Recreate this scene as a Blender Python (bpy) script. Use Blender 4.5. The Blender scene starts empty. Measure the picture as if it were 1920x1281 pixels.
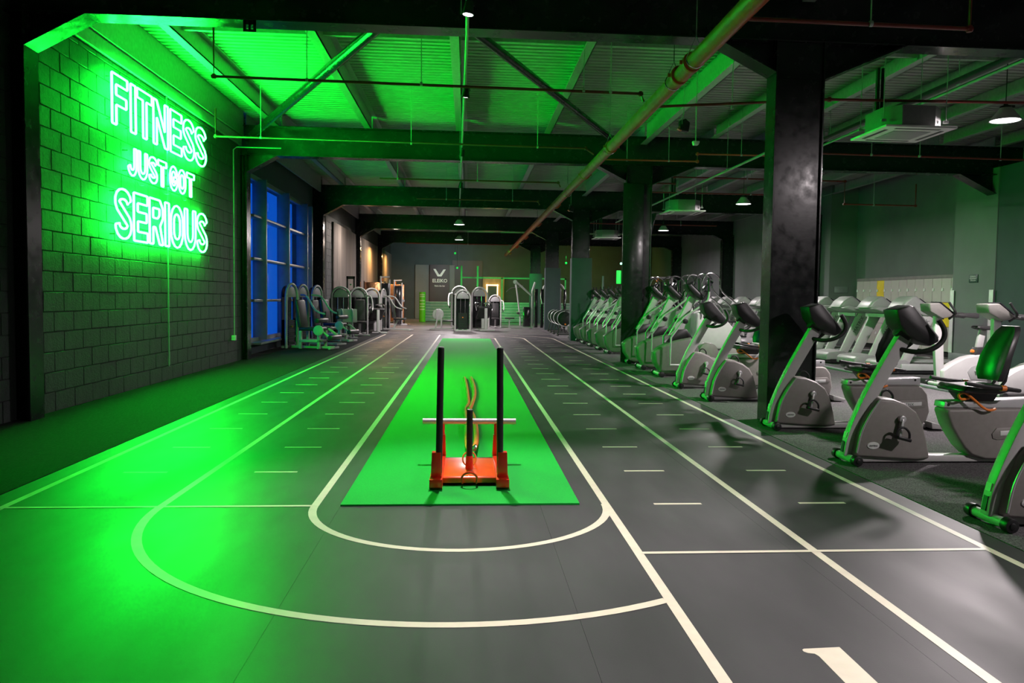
import bpy, bmesh, math, random
from mathutils import Vector, Matrix
random.seed(7)
SC = bpy.context.scene
COL = SC.collection
PI = math.pi

# ------------------------------------------------------------------ camera
def make_camera():
    pitch, yaw, roll, f = 0.0528040, 0.0765883, 0.0135193, 1500.0
    cp, sp, cy, sy = math.cos(pitch), math.sin(pitch), math.cos(yaw), math.sin(yaw)
    fw = Vector((sy * cp, cy * cp, -sp)); r = Vector((cy, -sy, 0)); u = r.cross(fw)
    c, s = math.cos(roll), math.sin(roll)
    R = c * r + s * u; U = -s * r + c * u
    cam = bpy.data.cameras.new('camera'); o = bpy.data.objects.new('camera', cam); COL.objects.link(o)
    cam.sensor_width = 36.0; cam.lens = f / 1920 * 36.0
    cam.shift_x = -0.01604; cam.shift_y = -0.0011
    cam.clip_start = 0.05; cam.clip_end = 300
    m = Matrix((R, U, -fw)).transposed().to_4x4(); m.translation = Vector((0, 0, 1.35))
    o.matrix_world = m
    SC.camera = o
make_camera()

# ------------------------------------------------------------------ world, exposure
W = bpy.data.worlds.new('dusk'); SC.world = W; W.use_nodes = True
wn = W.node_tree.nodes; wl = W.node_tree.links; wn.clear()
bg = wn.new('ShaderNodeBackground'); wo = wn.new('ShaderNodeOutputWorld')
gr = wn.new('ShaderNodeValToRGB'); tc = wn.new('ShaderNodeTexCoord'); sx = wn.new('ShaderNodeSeparateXYZ')
gr.color_ramp.elements[0].position = 0.0; gr.color_ramp.elements[0].color = (0.002, 0.05, 0.30, 1)
gr.color_ramp.elements[1].position = 0.5; gr.color_ramp.elements[1].color = (0.001, 0.035, 0.36, 1)
wl.new(tc.outputs['Generated'], sx.inputs[0]); wl.new(sx.outputs['Z'], gr.inputs[0])
wl.new(gr.outputs[0], bg.inputs[0]); wl.new(bg.outputs[0], wo.inputs[0]); bg.inputs[1].default_value = 2.2
SC.view_settings.view_transform = 'Standard'; SC.view_settings.look = 'None'
SC.view_settings.exposure = 0.0; SC.view_settings.gamma = 1.0; SC.view_settings.use_curve_mapping = False
try:
    SC.cycles.max_bounces = 6; SC.cycles.diffuse_bounces = 3; SC.cycles.glossy_bounces = 3
    SC.cycles.transparent_max_bounces = 8; SC.cycles.sample_clamp_indirect = 4.0
    SC.cycles.use_denoising = True; SC.cycles.caustics_reflective = False
except Exception: pass

# ------------------------------------------------------------------ lamps (the room's own fittings, plus fill lamps added out of view)
NEON = 160.0
def area(name, loc, size, power, color, aim=None, spread=PI):
    l = bpy.data.lights.new(name, 'AREA'); l.shape = 'DISK'; l.size = size; l.energy = power; l.color = color; l.spread = spread
    o = bpy.data.objects.new(name, l); COL.objects.link(o); o.location = loc
    if aim is not None:
        o.rotation_euler = (Vector(aim) - Vector(loc)).to_track_quat('-Z', 'Y').to_euler()
    return o
def spot(name, loc, aim, power, color, angle, blend=0.5, radius=0.04):
    l = bpy.data.lights.new(name, 'SPOT'); l.energy = power; l.color = color; l.spot_size = math.radians(angle); l.spot_blend = blend; l.shadow_soft_size = radius
    o = bpy.data.objects.new(name, l); COL.objects.link(o); o.location = loc
    o.rotation_euler = (Vector(aim) - Vector(loc)).to_track_quat('-Z', 'Y').to_euler()
    return o
WHITE = (1.0, 0.88, 0.90); WARM = (1.0, 0.50, 0.14); GREEN = (0.0, 1.0, 0.10)
HIGHBAYS = [(7.10, 10.26, 3.80), (6.91, 19.85, 3.80), (6.86, 27.92, 3.80), (-0.31, 27.87, 3.86), (-0.39, 35.25, 3.86), (6.9, 1.6, 3.8), (10.4, 4.5, 3.8)]  # last two: unseen fill lamps added outside the view, no fitting built
HB_POWER = [500, 260, 220, 300, 420, 330, 40]
for (x, y, z), p in zip(HIGHBAYS, HB_POWER):
    area('highbay_light', (x, y, z - 0.045), 0.36, p, WHITE, (x, y, 0))
SPOTS = [(-0.02, 6.85, 4.0), (-0.05, 10.4, 4.0), (-0.13, 14.7, 4.0), (-0.19, 18.9, 4.0), (-0.24, 22.7, 4.0), (0.0, 3.2, 4.0), (0.0, -0.6, 4.0)]  # last two: fill spots added above and behind the camera, unseen
SP_AIM = [(0.15, 5.7, 0), (0.3, 11.4, 0), (-0.3, 16.3, 0), (0.6, 20.6, 0), (0, 26.0, 0), (0.9, 3.4, 0), (0.9, 1.0, 0)]
SP_POW = [780, 540, 540, 580, 800, 640, 480]
for s_, a_, p_ in zip(SPOTS, SP_AIM, SP_POW):
    spot('track_spot_light', (s_[0], s_[1], s_[2] - 0.09), a_, p_, WHITE, 62, 1.0)
# green flood of the sign wall
# warm lamps in the rear of the hall
area('warm_wall_light', (-4.1, 38.6, 3.6), 0.3, 110, WARM, (-4.6, 38.6, 0.5))
area('warm_wall_light', (-4.0, 46.0, 3.6), 0.3, 90, WARM, (-4.6, 46.0, 0.5))
area('warm_wall_light', (1.5, 46.6, 3.5), 0.3, 35, WARM, (1.6, 49, 1.0))
area('warm_wall_light', (7.4, 46.0, 3.6), 0.3, 35, WARM, (7.4, 49, 1.0))
spot('warm_floor_light', (-2.6, 31.0, 0.35), (-2.7, 29.8, 4.2), 40, WARM, 100, 0.9)
area('wall_wash_light', (-3.6, 29.5, 3.8), 0.3, 60, (1.0, 0.85, 0.75), (-4.8, 29.6, 1.5))
area('wall_wash_light', (-3.3, 37.5, 3.8), 0.3, 40, (1.0, 0.80, 0.65), (-4.8, 37.0, 1.5))
area('wall_wash_light', (-1.2, 46.0, 3.8), 0.3, 55, (0.9, 0.9, 1.0), (-2.0, 49.6, 1.2))
area('highbay_light', (7.0, 36.2, 3.75), 0.36, 260, WHITE, (7.0, 36.2, 0))
area('green_bench_light', (1.8, 42.0, 3.7), 0.4, 110, GREEN, (2.0, 44.2, 0.6))
area('green_rear_light', (5.5, 44.0, 3.7), 0.4, 30, GREEN, (6.0, 47.0, 1.0))

# ------------------------------------------------------------------ materials
def mat(name, col, rough=0.5, metal=0.0, emit=None, estr=0.0, noise=None, bump=None, rnoise=None, spec=0.5, coat=0.0, alpha=None):
    m = bpy.data.materials.new(name); m.use_nodes = True
    n = m.node_tree.nodes; l = m.node_tree.links; b = n['Principled BSDF']
    b.inputs['Base Color'].default_value = (*col, 1); b.inputs['Roughness'].default_value = rough
    b.inputs['Metallic'].default_value = metal; b.inputs['Specular IOR Level'].default_value = spec
    if coat: b.inputs['Coat Weight'].default_value = coat; b.inputs['Coat Roughness'].default_value = 0.15
    if emit: b.inputs['Emission Color'].default_value = (*emit, 1); b.inputs['Emission Strength'].default_value = estr
    co = n.new('ShaderNodeTexCoord')
    def tex(scale, detail=4, stretch=None):
        t = n.new('ShaderNodeTexNoise'); t.inputs['Scale'].default_value = scale; t.inputs['Detail'].default_value = detail
        if stretch:
            mp = n.new('ShaderNodeMapping'); mp.inputs['Scale'].default_value = stretch
            l.new(co.outputs['Object'], mp.inputs[0]); l.new(mp.outputs[0], t.inputs['Vector'])
        else: l.new(co.outputs['Object'], t.inputs['Vector'])
        return t
    if noise is None: noise = (6.0, 0.10)
    t = tex(noise[0], 5, noise[2] if len(noise) > 2 else None)
    r = n.new('ShaderNodeValToRGB'); k = noise[1]
    r.color_ramp.elements[0].position = 0.3; r.color_ramp.elements[1].position = 0.7
    r.color_ramp.elements[0].color = (*[c * (1 - k) for c in col], 1); r.color_ramp.elements[1].color = (*[min(1, c * (1 + k)) for c in col], 1)
    l.new(t.outputs['Fac'], r.inputs[0]); l.new(r.outputs[0], b.inputs['Base Color'])
    if rnoise:
        t2 = tex(rnoise[0], 4, rnoise[3] if len(rnoise) > 3 else None); mr = n.new('ShaderNodeMapRange')
        mr.inputs['From Min'].default_value = 0.3; mr.inputs['From Max'].default_value = 0.7
        mr.inputs['To Min'].default_value = rnoise[1]; mr.inputs['To Max'].default_value = rnoise[2]
        l.new(t2.outputs['Fac'], mr.inputs['Value']); l.new(mr.outputs[0], b.inputs['Roughness'])
    if bump:
        t3 = tex(bump[0], 6); bp = n.new('ShaderNodeBump'); bp.inputs['Strength'].default_value = bump[1]; bp.inputs['Distance'].default_value = bump[2]
        l.new(t3.outputs['Fac'], bp.inputs['Height']); l.new(bp.outputs[0], b.inputs['Normal'])
    if alpha is not None: b.inputs['Alpha'].default_value = alpha
    return m
M = {}
M['rubber'] = mat('rubber', (0.054, 0.051, 0.056), 0.48, noise=(3.2, 0.16, (1, 0.35, 1)), rnoise=(2.0, 0.42, 0.56, (1, 0.3, 1)), bump=(160, 0.10, 0.002), spec=0.3)
M['farfloor'] = mat('farfloor', (0.15, 0.14, 0.145), 0.4, noise=(2.0, 0.15), rnoise=(1.5, 0.3, 0.45))
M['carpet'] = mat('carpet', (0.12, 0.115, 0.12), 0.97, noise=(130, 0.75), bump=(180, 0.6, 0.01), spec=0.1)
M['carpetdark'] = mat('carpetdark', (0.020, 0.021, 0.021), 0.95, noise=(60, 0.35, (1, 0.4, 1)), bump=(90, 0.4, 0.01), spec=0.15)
M['line'] = mat('line', (0.76, 0.66, 0.55), 0.45, noise=(12, 0.06))
M['turf'] = mat('turf', (0.004, 0.44, 0.045), 0.75, noise=(300, 0.22), bump=(350, 0.5, 0.006), spec=0.25)
M['block'] = mat('block', (0.038, 0.045, 0.044), 0.62, noise=(9, 0.22), bump=(45, 0.55, 0.012))
M['mortar'] = mat('mortar', (0.022, 0.026, 0.026), 0.9, bump=(60, 0.4, 0.01))
M['steelblack'] = mat('steelblack', (0.016, 0.018, 0.020), 0.24, noise=(5, 0.12), rnoise=(9, 0.16, 0.30), bump=(25, 0.05, 0.003), spec=0.3)
M['wallpaint'] = mat('wallpaint', (0.17, 0.18, 0.185), 0.75, noise=(1.5, 0.08), bump=(80, 0.1, 0.002))
M['walldark'] = mat('walldark', (0.055, 0.075, 0.085), 0.75, noise=(2, 0.1))
M['wallbrown'] = mat('wallbrown', (0.16, 0.14, 0.125), 0.8, noise=(1.2, 0.35, (1, 3, 0.25)))
M['wallpurple'] = mat('wallpurple', (0.075, 0.062, 0.075), 0.6, noise=(1.2, 0.1))
M['deck'] = mat('deck', (0.46, 0.46, 0.44), 0.5, metal=0.15, noise=(4, 0.08), rnoise=(6, 0.4, 0.6))
M['galv'] = mat('galv', (0.42, 0.43, 0.43), 0.42, metal=0.35, noise=(18, 0.12))
M['red'] = mat('red', (0.20, 0.018, 0.012), 0.42, noise=(8, 0.15))
M['orangepipe'] = mat('orangepipe', (0.58, 0.075, 0.022), 0.36, noise=(5, 0.12), rnoise=(6, 0.3, 0.45))
M['silver'] = mat('silver', (0.56, 0.56, 0.57), 0.33, metal=0.35, noise=(10, 0.04))
M['silverp'] = mat('silverp', (0.47, 0.465, 0.46), 0.42, noise=(10, 0.04))
M['taupe'] = mat('taupe', (0.24, 0.225, 0.21), 0.46, noise=(20, 0.06), bump=(220, 0.15, 0.001))
M['taupelight'] = mat('taupelight', (0.15, 0.145, 0.135), 0.42, noise=(20, 0.06))
M['greyshell'] = mat('greyshell', (0.30, 0.30, 0.30), 0.42, noise=(12, 0.05))
M['chrome'] = mat('chrome', (0.75, 0.75, 0.76), 0.14, metal=1.0)
M['black'] = mat('black', (0.012, 0.012, 0.013), 0.38, noise=(15, 0.2))
M['blackgloss'] = mat('blackgloss', (0.010, 0.010, 0.012), 0.12, coat=0.5)
M['foam'] = mat('foam', (0.014, 0.014, 0.015), 0.62, bump=(120, 0.3, 0.002))
M['vinyl'] = mat('vinyl', (0.035, 0.034, 0.035), 0.36, noise=(10, 0.15), bump=(40, 0.1, 0.003))
M['screen'] = mat('screen', (0.02, 0.02, 0.024), 0.16, noise=(3, 0.2))
M['orange'] = mat('orange', (0.85, 0.22, 0.03), 0.42)
M['strap'] = mat('strap', (0.95, 0.20, 0.02), 0.7, noise=(60, 0.15), bump=(90, 0.4, 0.003))
M['sledred'] = mat('sledred', (0.80, 0.035, 0.012), 0.28, noise=(6, 0.08), coat=0.4)
M['sledorange'] = mat('sledorange', (0.90, 0.10, 0.010), 0.30, noise=(6, 0.08), coat=0.3)
M['yellow'] = mat('yellow', (0.90, 0.62, 0.0), 0.45)
M['locker'] = mat('locker', (0.52, 0.46, 0.455), 0.42, noise=(3, 0.05))
M['lockerbody'] = mat('lockerbody', (0.20, 0.185, 0.18), 0.45)
M['white'] = mat('white', (0.78, 0.78, 0.77), 0.4)
M['acwhite'] = mat('acwhite', (0.80, 0.80, 0.76), 0.5)
M['acgrey'] = mat('acgrey', (0.22, 0.22, 0.22), 0.55, noise=(20, 0.06))
M['alu'] = mat('alu', (0.34, 0.36, 0.38), 0.35, metal=0.4)
M['plaque'] = mat('plaque', (0.02, 0.07, 0.05), 0.35)
M['lime'] = mat('lime', (0.13, 0.62, 0.01), 0.5)
M['limetext'] = mat('limetext', (0.55, 0.85, 0.35), 0.5)
M['greenplank'] = mat('greenplank', (0.20, 0.34, 0.26), 0.5, noise=(4, 0.15))
M['paleplank'] = mat('paleplank', (0.62, 0.72, 0.66), 0.4)
M['copper'] = mat('copper', (0.75, 0.38, 0.20), 0.22, metal=1.0, noise=(6, 0.3), bump=(14, 0.5, 0.01))
M['badge'] = mat('badge', (0.72, 0.73, 0.72), 0.4, metal=0.1)
M['inktext'] = mat('inktext', (0.08, 0.08, 0.09), 0.5)
M['timber'] = mat('timber', (0.42, 0.25, 0.12), 0.6, noise=(7, 0.3, (1, 1, 0.2)))
M['neon'] = mat('neon', (0.8, 0.9, 0.8), 0.3, emit=(0.0055, 1.0, 0.038), estr=NEON, noise=(3, 0.01))
M['neonback'] = mat('neonback', (0.10, 0.11, 0.11), 0.3, noise=(3, 0.05))
M['lampglow'] = mat('lampglow', (0.9, 0.9, 0.9), 0.4, emit=(1.0, 0.93, 0.95), estr=5.0, noise=(3, 0.01))
M['spotglow'] = mat('spotglow', (0.9, 0.9, 0.9), 0.4, emit=(0.95, 0.95, 1.0), estr=14.0, noise=(3, 0.01))
M['mirrorglow'] = mat('mirrorglow', (0.9, 0.9, 0.9), 0.4, emit=(1.0, 0.72, 0.35), estr=3.0, noise=(3, 0.01))
M['greenglow'] = mat('greenglow', (0.2, 0.9, 0.3), 0.4, emit=(0.01, 1.0, 0.12), estr=0.55, noise=(3, 0.01))
M['whitedot'] = mat('whitedot', (0.9, 0.9, 0.9), 0.4, emit=(0.3, 1.0, 0.6), estr=2.5, noise=(3, 0.01))
def glass_mat():
    m = bpy.data.materials.new('glass'); m.use_nodes = True; n = m.node_tree.nodes; l = m.node_tree.links; n.clear()
    o = n.new('ShaderNodeOutputMaterial'); mx = n.new('ShaderNodeMixShader'); t = n.new('ShaderNodeBsdfTransparent'); g = n.new('ShaderNodeBsdfGlossy')
    fr = n.new('ShaderNodeFresnel'); fr.inputs['IOR'].default_value = 1.45; g.inputs['Roughness'].default_value = 0.02
    t.inputs['Color'].default_value = (0.86, 0.93, 0.95, 1)
    l.new(fr.outputs[0], mx.inputs[0]); l.new(t.outputs[0], mx.inputs[1]); l.new(g.outputs[0], mx.inputs[2]); l.new(mx.outputs[0], o.inputs[0])
    return m
M['glass'] = glass_mat()

# ------------------------------------------------------------------ mesh builder
def catmull(pts, k=4, closed=False):
    P = [Vector(p) for p in pts]; n = len(P); out = []
    rng = range(n) if closed else range(n - 1)
    for i in rng:
        if closed: a, b, c, d = P[(i - 1) % n], P[i], P[(i + 1) % n], P[(i + 2) % n]
        else: a, b, c, d = P[max(i - 1, 0)], P[i], P[i + 1], P[min(i + 2, n - 1)]
        for j in range(k):
            t = j / k
            out.append(0.5 * ((2 * b) + (c - a) * t + (2 * a - 5 * b + 4 * c - d) * t * t + (3 * b - a - 3 * c + d) * t ** 3))
    if not closed: out.append(P[-1])
    return out
class MB:
    def __init__(s): s.v = []; s.f = []
    def box(s, x0, x1, y0, y1, z0, z1):
        b = len(s.v)
        s.v += [(x0, y0, z0), (x1, y0, z0), (x1, y1, z0), (x0, y1, z0), (x0, y0, z1), (x1, y0, z1), (x1, y1, z1), (x0, y1, z1)]
        s.f += [[b + i for i in q] for q in ((0, 3, 2, 1), (4, 5, 6, 7), (0, 1, 5, 4), (1, 2, 6, 5), (2, 3, 7, 6), (3, 0, 4, 7))]
        return s
    def plane_x(s):
        s.v = [s.v[0], s.v[3], s.v[7], s.v[4]]; s.f = [[0, 1, 2, 3]]; return s
    def obox(s, c, size, rot=(0, 0, 0)):
        from mathutils import Euler
        R = Euler(rot).to_matrix(); b = len(s.v); c = Vector(c); hx, hy, hz = [q / 2 for q in size]
        for dx, dy, dz in ((-1, -1, -1), (1, -1, -1), (1, 1, -1), (-1, 1, -1), (-1, -1, 1), (1, -1, 1), (1, 1, 1), (-1, 1, 1)):
            s.v.append(tuple(c + R @ Vector((dx * hx, dy * hy, dz * hz))))
        s.f += [[b + i for i in q] for q in ((0, 3, 2, 1), (4, 5, 6, 7), (0, 1, 5, 4), (1, 2, 6, 5), (2, 3, 7, 6), (3, 0, 4, 7))]
        return s
    def bar(s, a, b, w, h, up=(0, 0, 1)):
        a, b = Vector(a), Vector(b); d = (b - a).normalized(); u = Vector(up)
        if abs(d.dot(u)) > 0.98: u = Vector((1, 0, 0))
        sd = d.cross(u).normalized(); u = sd.cross(d).normalized(); k = len(s.v)
        for p in (a, b):
            for i, j in ((-1, -1), (1, -1), (1, 1), (-1, 1)): s.v.append(tuple(p + sd * i * w / 2 + u * j * h / 2))
        s.f += [[k + i for i in q] for q in ((0, 1, 2, 3), (7, 6, 5, 4), (0, 4, 5, 1), (1, 5, 6, 2), (2, 6, 7, 3), (3, 7, 4, 0))]
        return s
    def tube(s, pts, r, n=8, closed=False, smooth=0, radii=None):
        P = catmull(pts, smooth, closed) if smooth else [Vector(p) for p in pts]
        N = len(P); b = len(s.v); ref = None
        for i, p in enumerate(P):
            if closed: t = (P[(i + 1) % N] - P[(i - 1) % N])
            else: t = P[min(i + 1, N - 1)] - P[max(i - 1, 0)]
            t = t.normalized() if t.length > 1e-9 else Vector((0, 0, 1))
            if ref is None:
                ref = Vector((0, 0, 1)) if abs(t.z) < 0.9 else Vector((1, 0, 0))
            sd = t.cross(ref)
            if sd.length < 1e-3: ref = Vector((1, 0, 0)) if abs(t.x) < 0.9 else Vector((0, 1, 0)); sd = t.cross(ref)
            sd.normalize(); u = sd.cross(t).normalized(); ref = u
            rr = r if radii is None else radii[min(i * len(radii) // N, len(radii) - 1)]
            for j in range(n):
                a = 2 * PI * j / n
                s.v.append(tuple(p + sd * math.cos(a) * rr + u * math.sin(a) * rr))
        for i in range(N if closed else N - 1):
            i2 = (i + 1) % N
            for j in range(n):
                j2 = (j + 1) % n
                s.f.append([b + i * n + j, b + i * n + j2, b + i2 * n + j2, b + i2 * n + j])
        if not closed:
            s.f.append([b + j for j in range(n)][::-1]); s.f.append([b + (N - 1) * n + j for j in range(n)])
        return s
    def cyl(s, a, b, r0, r1=None, n=16):
        a, b = Vector(a), Vector(b); r1 = r0 if r1 is None else r1; t = (b - a).normalized()
        ref = Vector((0, 0, 1)) if abs(t.z) < 0.9 else Vector((1, 0, 0)); sd = t.cross(ref).normalized(); u = sd.cross(t); k = len(s.v)
        for p, r in ((a, r0), (b, r1)):
            for j in range(n):
                an = 2 * PI * j / n; s.v.append(tuple(p + sd * math.cos(an) * r + u * math.sin(an) * r))
        for j in range(n):
            j2 = (j + 1) % n; s.f.append([k + j, k + j2, k + n + j2, k + n + j])
        s.f.append([k + j for j in range(n)][::-1]); s.f.append([k + n + j for j in range(n)])
        return s
    def prism(s, poly, axis, a, b, taper=None):
        k = len(s.v); n = len(poly)
        def P(u, v, w):
            return {'x': (w, u, v), 'y': (u, w, v), 'z': (u, v, w)}[axis]
        cx = sum(p[0] for p in poly) / n; cz = sum(p[1] for p in poly) / n; tp = taper or 1.0
        if taper:   # shoulders: narrow end faces, full middle
            e = min(0.04, abs(b - a) * 0.2); L = [(a, tp), (a + e, 1), (b - e, 1), (b, tp)]
        else: L = [(a, 1), (b, 1)]
        for w, sc in L:
            for (u, v) in poly: s.v.append(P(cx + (u - cx) * sc, cz + (v - cz) * sc, w))
        for q in range(len(L) - 1):
            for i in range(n):
                i2 = (i + 1) % n; s.f.append([k + q * n + i, k + q * n + i2, k + (q + 1) * n + i2, k + (q + 1) * n + i])
        s.f.append([k + i for i in range(n)][::-1]); s.f.append([k + (len(L) - 1) * n + i for i in range(n)])
        return s
    def lathe(s, prof, c=(0, 0, 0), n=24):
        k = len(s.v)
        for r, z in prof:
            for j in range(n):
                a = 2 * PI * j / n; s.v.append((c[0] + r * math.cos(a), c[1] + r * math.sin(a), c[2] + z))
        m = len(prof)
        for i in range(m - 1):
            for j in range(n):
                j2 = (j + 1) % n; s.f.append([k + i * n + j, k + i * n + j2, k + (i + 1) * n + j2, k + (i + 1) * n + j])
        s.f.append([k + j for j in range(n)][::-1]); s.f.append([k + (m - 1) * n + j for j in range(n)])
        return s
    def mesh(s, name, m, bevel=0, seg=2, flat=False):
        me = bpy.data.meshes.new(name); me.from_pydata(s.v, [], s.f)
        bm = bmesh.new(); bm.from_mesh(me)
        if len(s.f) > 1: bmesh.ops.recalc_face_normals(bm, faces=bm.faces)
        if bevel:
            ed = [e for e in bm.edges if len(e.link_faces) == 2 and e.calc_face_angle(0) > 0.5]
            bmesh.ops.bevel(bm, geom=ed, offset=bevel, segments=seg, affect='EDGES', clamp_overlap=True, profile=0.5)
        bm.to_mesh(me); bm.free()
        if not flat:
            me.polygons.foreach_set('use_smooth', [True] * len(me.polygons)); me.set_sharp_from_angle(angle=math.radians(38))
        me.materials.append(M[m] if isinstance(m, str) else m); me.update()
        return me
    def build(s, name, m, parent=None, bevel=0, seg=2, loc=None, flat=False):
        o = bpy.data.objects.new(name, s.mesh(name, m, bevel, seg, flat)); COL.objects.link(o)
        if parent is not None: o.parent = parent
        if loc: o.location = loc
        return o
def tag(o, label=None, cat=None, group=None, kind=None):
    if label: o['label'] = label
    if cat: o['category'] = cat
    if group: o['group'] = group
    if kind: o['kind'] = kind
    return o
def thing(name, label, cat, loc=(0, 0, 0), rz=0, group=None):
    o = bpy.data.objects.new(name, None); COL.objects.link(o); o.location = loc; o.rotation_euler = (0, 0, rz)
    o.empty_display_size = 0.1
    return tag(o, label, cat, group)
def copy_tree(o, parent=None):
    c = o.copy(); COL.objects.link(c)
    if parent is not None: c.parent = parent
    for ch in list(o.children): copy_tree(ch, c)
    return c
def struct(o, label=None): o['kind'] = 'structure'; return tag(o, label)
def text_obj(body, size, m, name, parent, loc, rot, extrude=0.002, align='CENTER', sx=1.0, bold=0.0):
    cu = bpy.data.curves.new(name, 'FONT'); cu.body = body; cu.size = size; cu.extrude = extrude; cu.align_x = align; cu.align_y = 'CENTER'; cu.offset = bold
    cu.resolution_u = 3
    t = bpy.data.objects.new(name, cu); COL.objects.link(t)
    dg = bpy.context.evaluated_depsgraph_get(); me = bpy.data.meshes.new_from_object(t.evaluated_get(dg))
    COL.objects.unlink(t); bpy.data.objects.remove(t)
    me.materials.clear(); me.materials.append(M[m])
    o = bpy.data.objects.new(name, me); COL.objects.link(o); o.parent = parent; o.location = loc; o.rotation_euler = rot; o.scale = (sx, 1, 1)
    return o

# ================================================================== SETTING
FR = [(8.6, 8.88), (16.8, 17.1), (25.45, 25.75), (34.1, 34.4), (42.6, 42.9), (50.9, 51.2)]   # frames along the hall
ZB, ZT, ZD = 4.175, 4.78, 5.06     # beam underside, beam top, deck underside
floor = struct(MB().box(-6, 14, -8, 56, -0.3, -0.008).build('floor', 'farfloor'))
# rolled rubber sheets of the running track (seams stay open by 3 mm)
edges = [-3.07, -0.80, 0.485, 1.765, 3.05]
for a, b in zip(edges[:-1], edges[1:]):
    MB().box(a + 0.0006, b - 0.0006, -7.9, 29.4, -0.008, 0.0).build('rubber_sheet', 'rubber', floor)
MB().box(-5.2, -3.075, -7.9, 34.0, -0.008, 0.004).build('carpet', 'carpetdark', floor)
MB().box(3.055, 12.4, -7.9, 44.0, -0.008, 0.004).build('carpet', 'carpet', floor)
# --- painted lines
LZ = 0.0008
LN = [0]
def ribbon(name, pts, w, z=LZ):
    LN[0] += 1; z = z + LN[0] * 0.00012
    P = [Vector((p[0], p[1], 0)) for p in pts]; mb = MB(); N = len(P)
    for i, p in enumerate(P):
        t = (P[min(i + 1, N - 1)] - P[max(i - 1, 0)]).normalized(); nn = Vector((-t.y, t.x, 0)) * w / 2
        mb.v += [(p.x + nn.x, p.y + nn.y, z), (p.x - nn.x, p.y - nn.y, z)]
    for i in range(N - 1):
        a = i * 2; b = a + 2
        mb.f += [[a, a + 1, b + 1, b]]
    return mb.build(name, 'line', floor, flat=True)
LX = dict(L0=-2.883, L1=-1.924, L2=-0.963, R2=0.913, R1=1.889, R0=2.877)
LW = 0.05
def arc(cx, cy, r, a0, a1, n=40): return [(cx + r * math.cos(math.radians(a0 + (a1 - a0) * i / n)), cy + r * math.sin(math.radians(a0 + (a1 - a0) * i / n))) for i in range(n + 1)]
ribbon('lane_line', [(LX['L0'], 4.9), (LX['L0'], 28.6)], LW)
ribbon('lane_line', [(LX['L1'], 5.155), (LX['L1'], 28.6)], LW)
ribbon('lane_line', [(LX['L2'], 5.155), (LX['L2'], 28.6)], LW)
ribbon('lane_line', [(0.925, -3), (LX['R2'], 26.3)], LW)
ribbon('lane_line', [(LX['R1'], -3), (LX['R1'], 26.3)], LW)
ribbon('lane_line', [(LX['R0'], -3), (LX['R0'], 26.3)], LW)
ribbon('curve_line', arc(-0.025, 5.155, 0.938, 180, 360), LW)
ribbon('curve_line', arc(-0.01, 5.155, 1.914, 180, 298.6), LW + 0.004)
for r in (0.938, 1.9, 2.88): ribbon('curve_line', arc(-0.01, 26.3, r, 0, 90), LW)
ribbon('cross_line', [(LX['L0'], 5.155), (LX['L2'], 5.155)], 0.035)
ribbon('cross_line', [(0.93, 4.14), (LX['R0'], 4.14)], 0.035)
ribbon('cross_line', [(-2.9, 28.6), (-0.95, 28.6)], 0.03)
dash = MB().box(-0.16, 0.16, -0.018, 0.018, -0.0001, LZ).mesh('dash_line', 'line', flat=True)
for k in range(1, 24):
    y = 4.14 + 1.012 * k
    for x in (1.403, 2.39, -1.443, -2.407):
        if x < 0 and k < 2: continue
        if x > 0 and y > 26.2: continue
        d = bpy.data.objects.new('dash_line', dash); COL.objects.link(d); d.parent = floor; d.location = (x, y, 0)
one = [(1.318, 2.956), (1.466, 2.965), (1.469, 2.1), (1.351, 2.1), (1.350, 2.891), (1.343, 2.912), (1.319, 2.919), (1.308, 2.933), (1.309, 2.948)]
MB().prism(one, 'z', 0.0001, LZ).build('lane_number', 'line', floor, flat=True)
tag(struct(MB().box(-0.80, 0.745, 5.14, 26.0, -0.001, 0.012).build('turf_strip', 'turf')), None)
turf = bpy.data.objects['turf_strip']; del turf['kind']
tag(turf, 'long strip of bright green artificial turf down the middle of the dark track', 'turf')

# --- walls
def blocks(parent, X, y0, y1, z0, z1, nmax, side=1):
    """stretcher-bond masonry; block faces stand proud of the recessed mortar"""
    L, H, g = 0.45, 0.225, 0.010; full = MB().box(0, 0.055, g / 2, L - g / 2, g / 2, H - g / 2).mesh('block', 'block', bevel=0.004, seg=1)
    rest = MB(); n = 0; items = []
    r = 0; z = z0
    while z < z1 - 0.05:
        y = y0 - (L / 2 if r % 2 else 0)
        while y < y1 - 0.02:
            a, b = max(y, y0), min(y + L, y1)
            items.append((a, b, z, min(z + H, z1), abs(b - a - L) < 1e-4 and z + H <= z1 + 1e-4)); y += L
        z += H; r += 1
    items.sort(key=lambda t: t[0] + 0.001 * t[2])
    for a, b, z, zt, isfull in items:
        dx = random.uniform(-0.002, 0.002)
        if b - a < 0.04: continue
        if n < nmax:
            if isfull: o = bpy.data.objects.new('block', full); COL.objects.link(o)
            else: o = MB().box(0, 0.055, g / 2, b - a - g / 2, g / 2, zt - z - g / 2).build('block', 'block', bevel=0.004, seg=1)
            o.parent = parent; o.location = (X + dx, a, z); n += 1
        else: rest.box(X + dx, X + dx + 0.055, a + g / 2, b - g / 2, z + g / 2, zt - g / 2)
    if rest.v:
        o = rest.build('block', 'block', parent, flat=True); o['kind'] = 'stuff'
wl2 = struct(MB().box(-5.2, -4.63, 8.9, 17.0, -0.2, 4.35).build('wall_left', 'mortar'))
blocks(wl2, -4.675, 8.9, 16.78, 0.0, 4.335, 285)
wl1 = struct(MB().box(-5.2, -4.70, -8, 8.9, -0.2, 5.35).build('wall_left', 'mortar'))
blocks(wl1, -4.745, 5.3, 8.6, 0.0, 3.6, 120)
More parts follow.
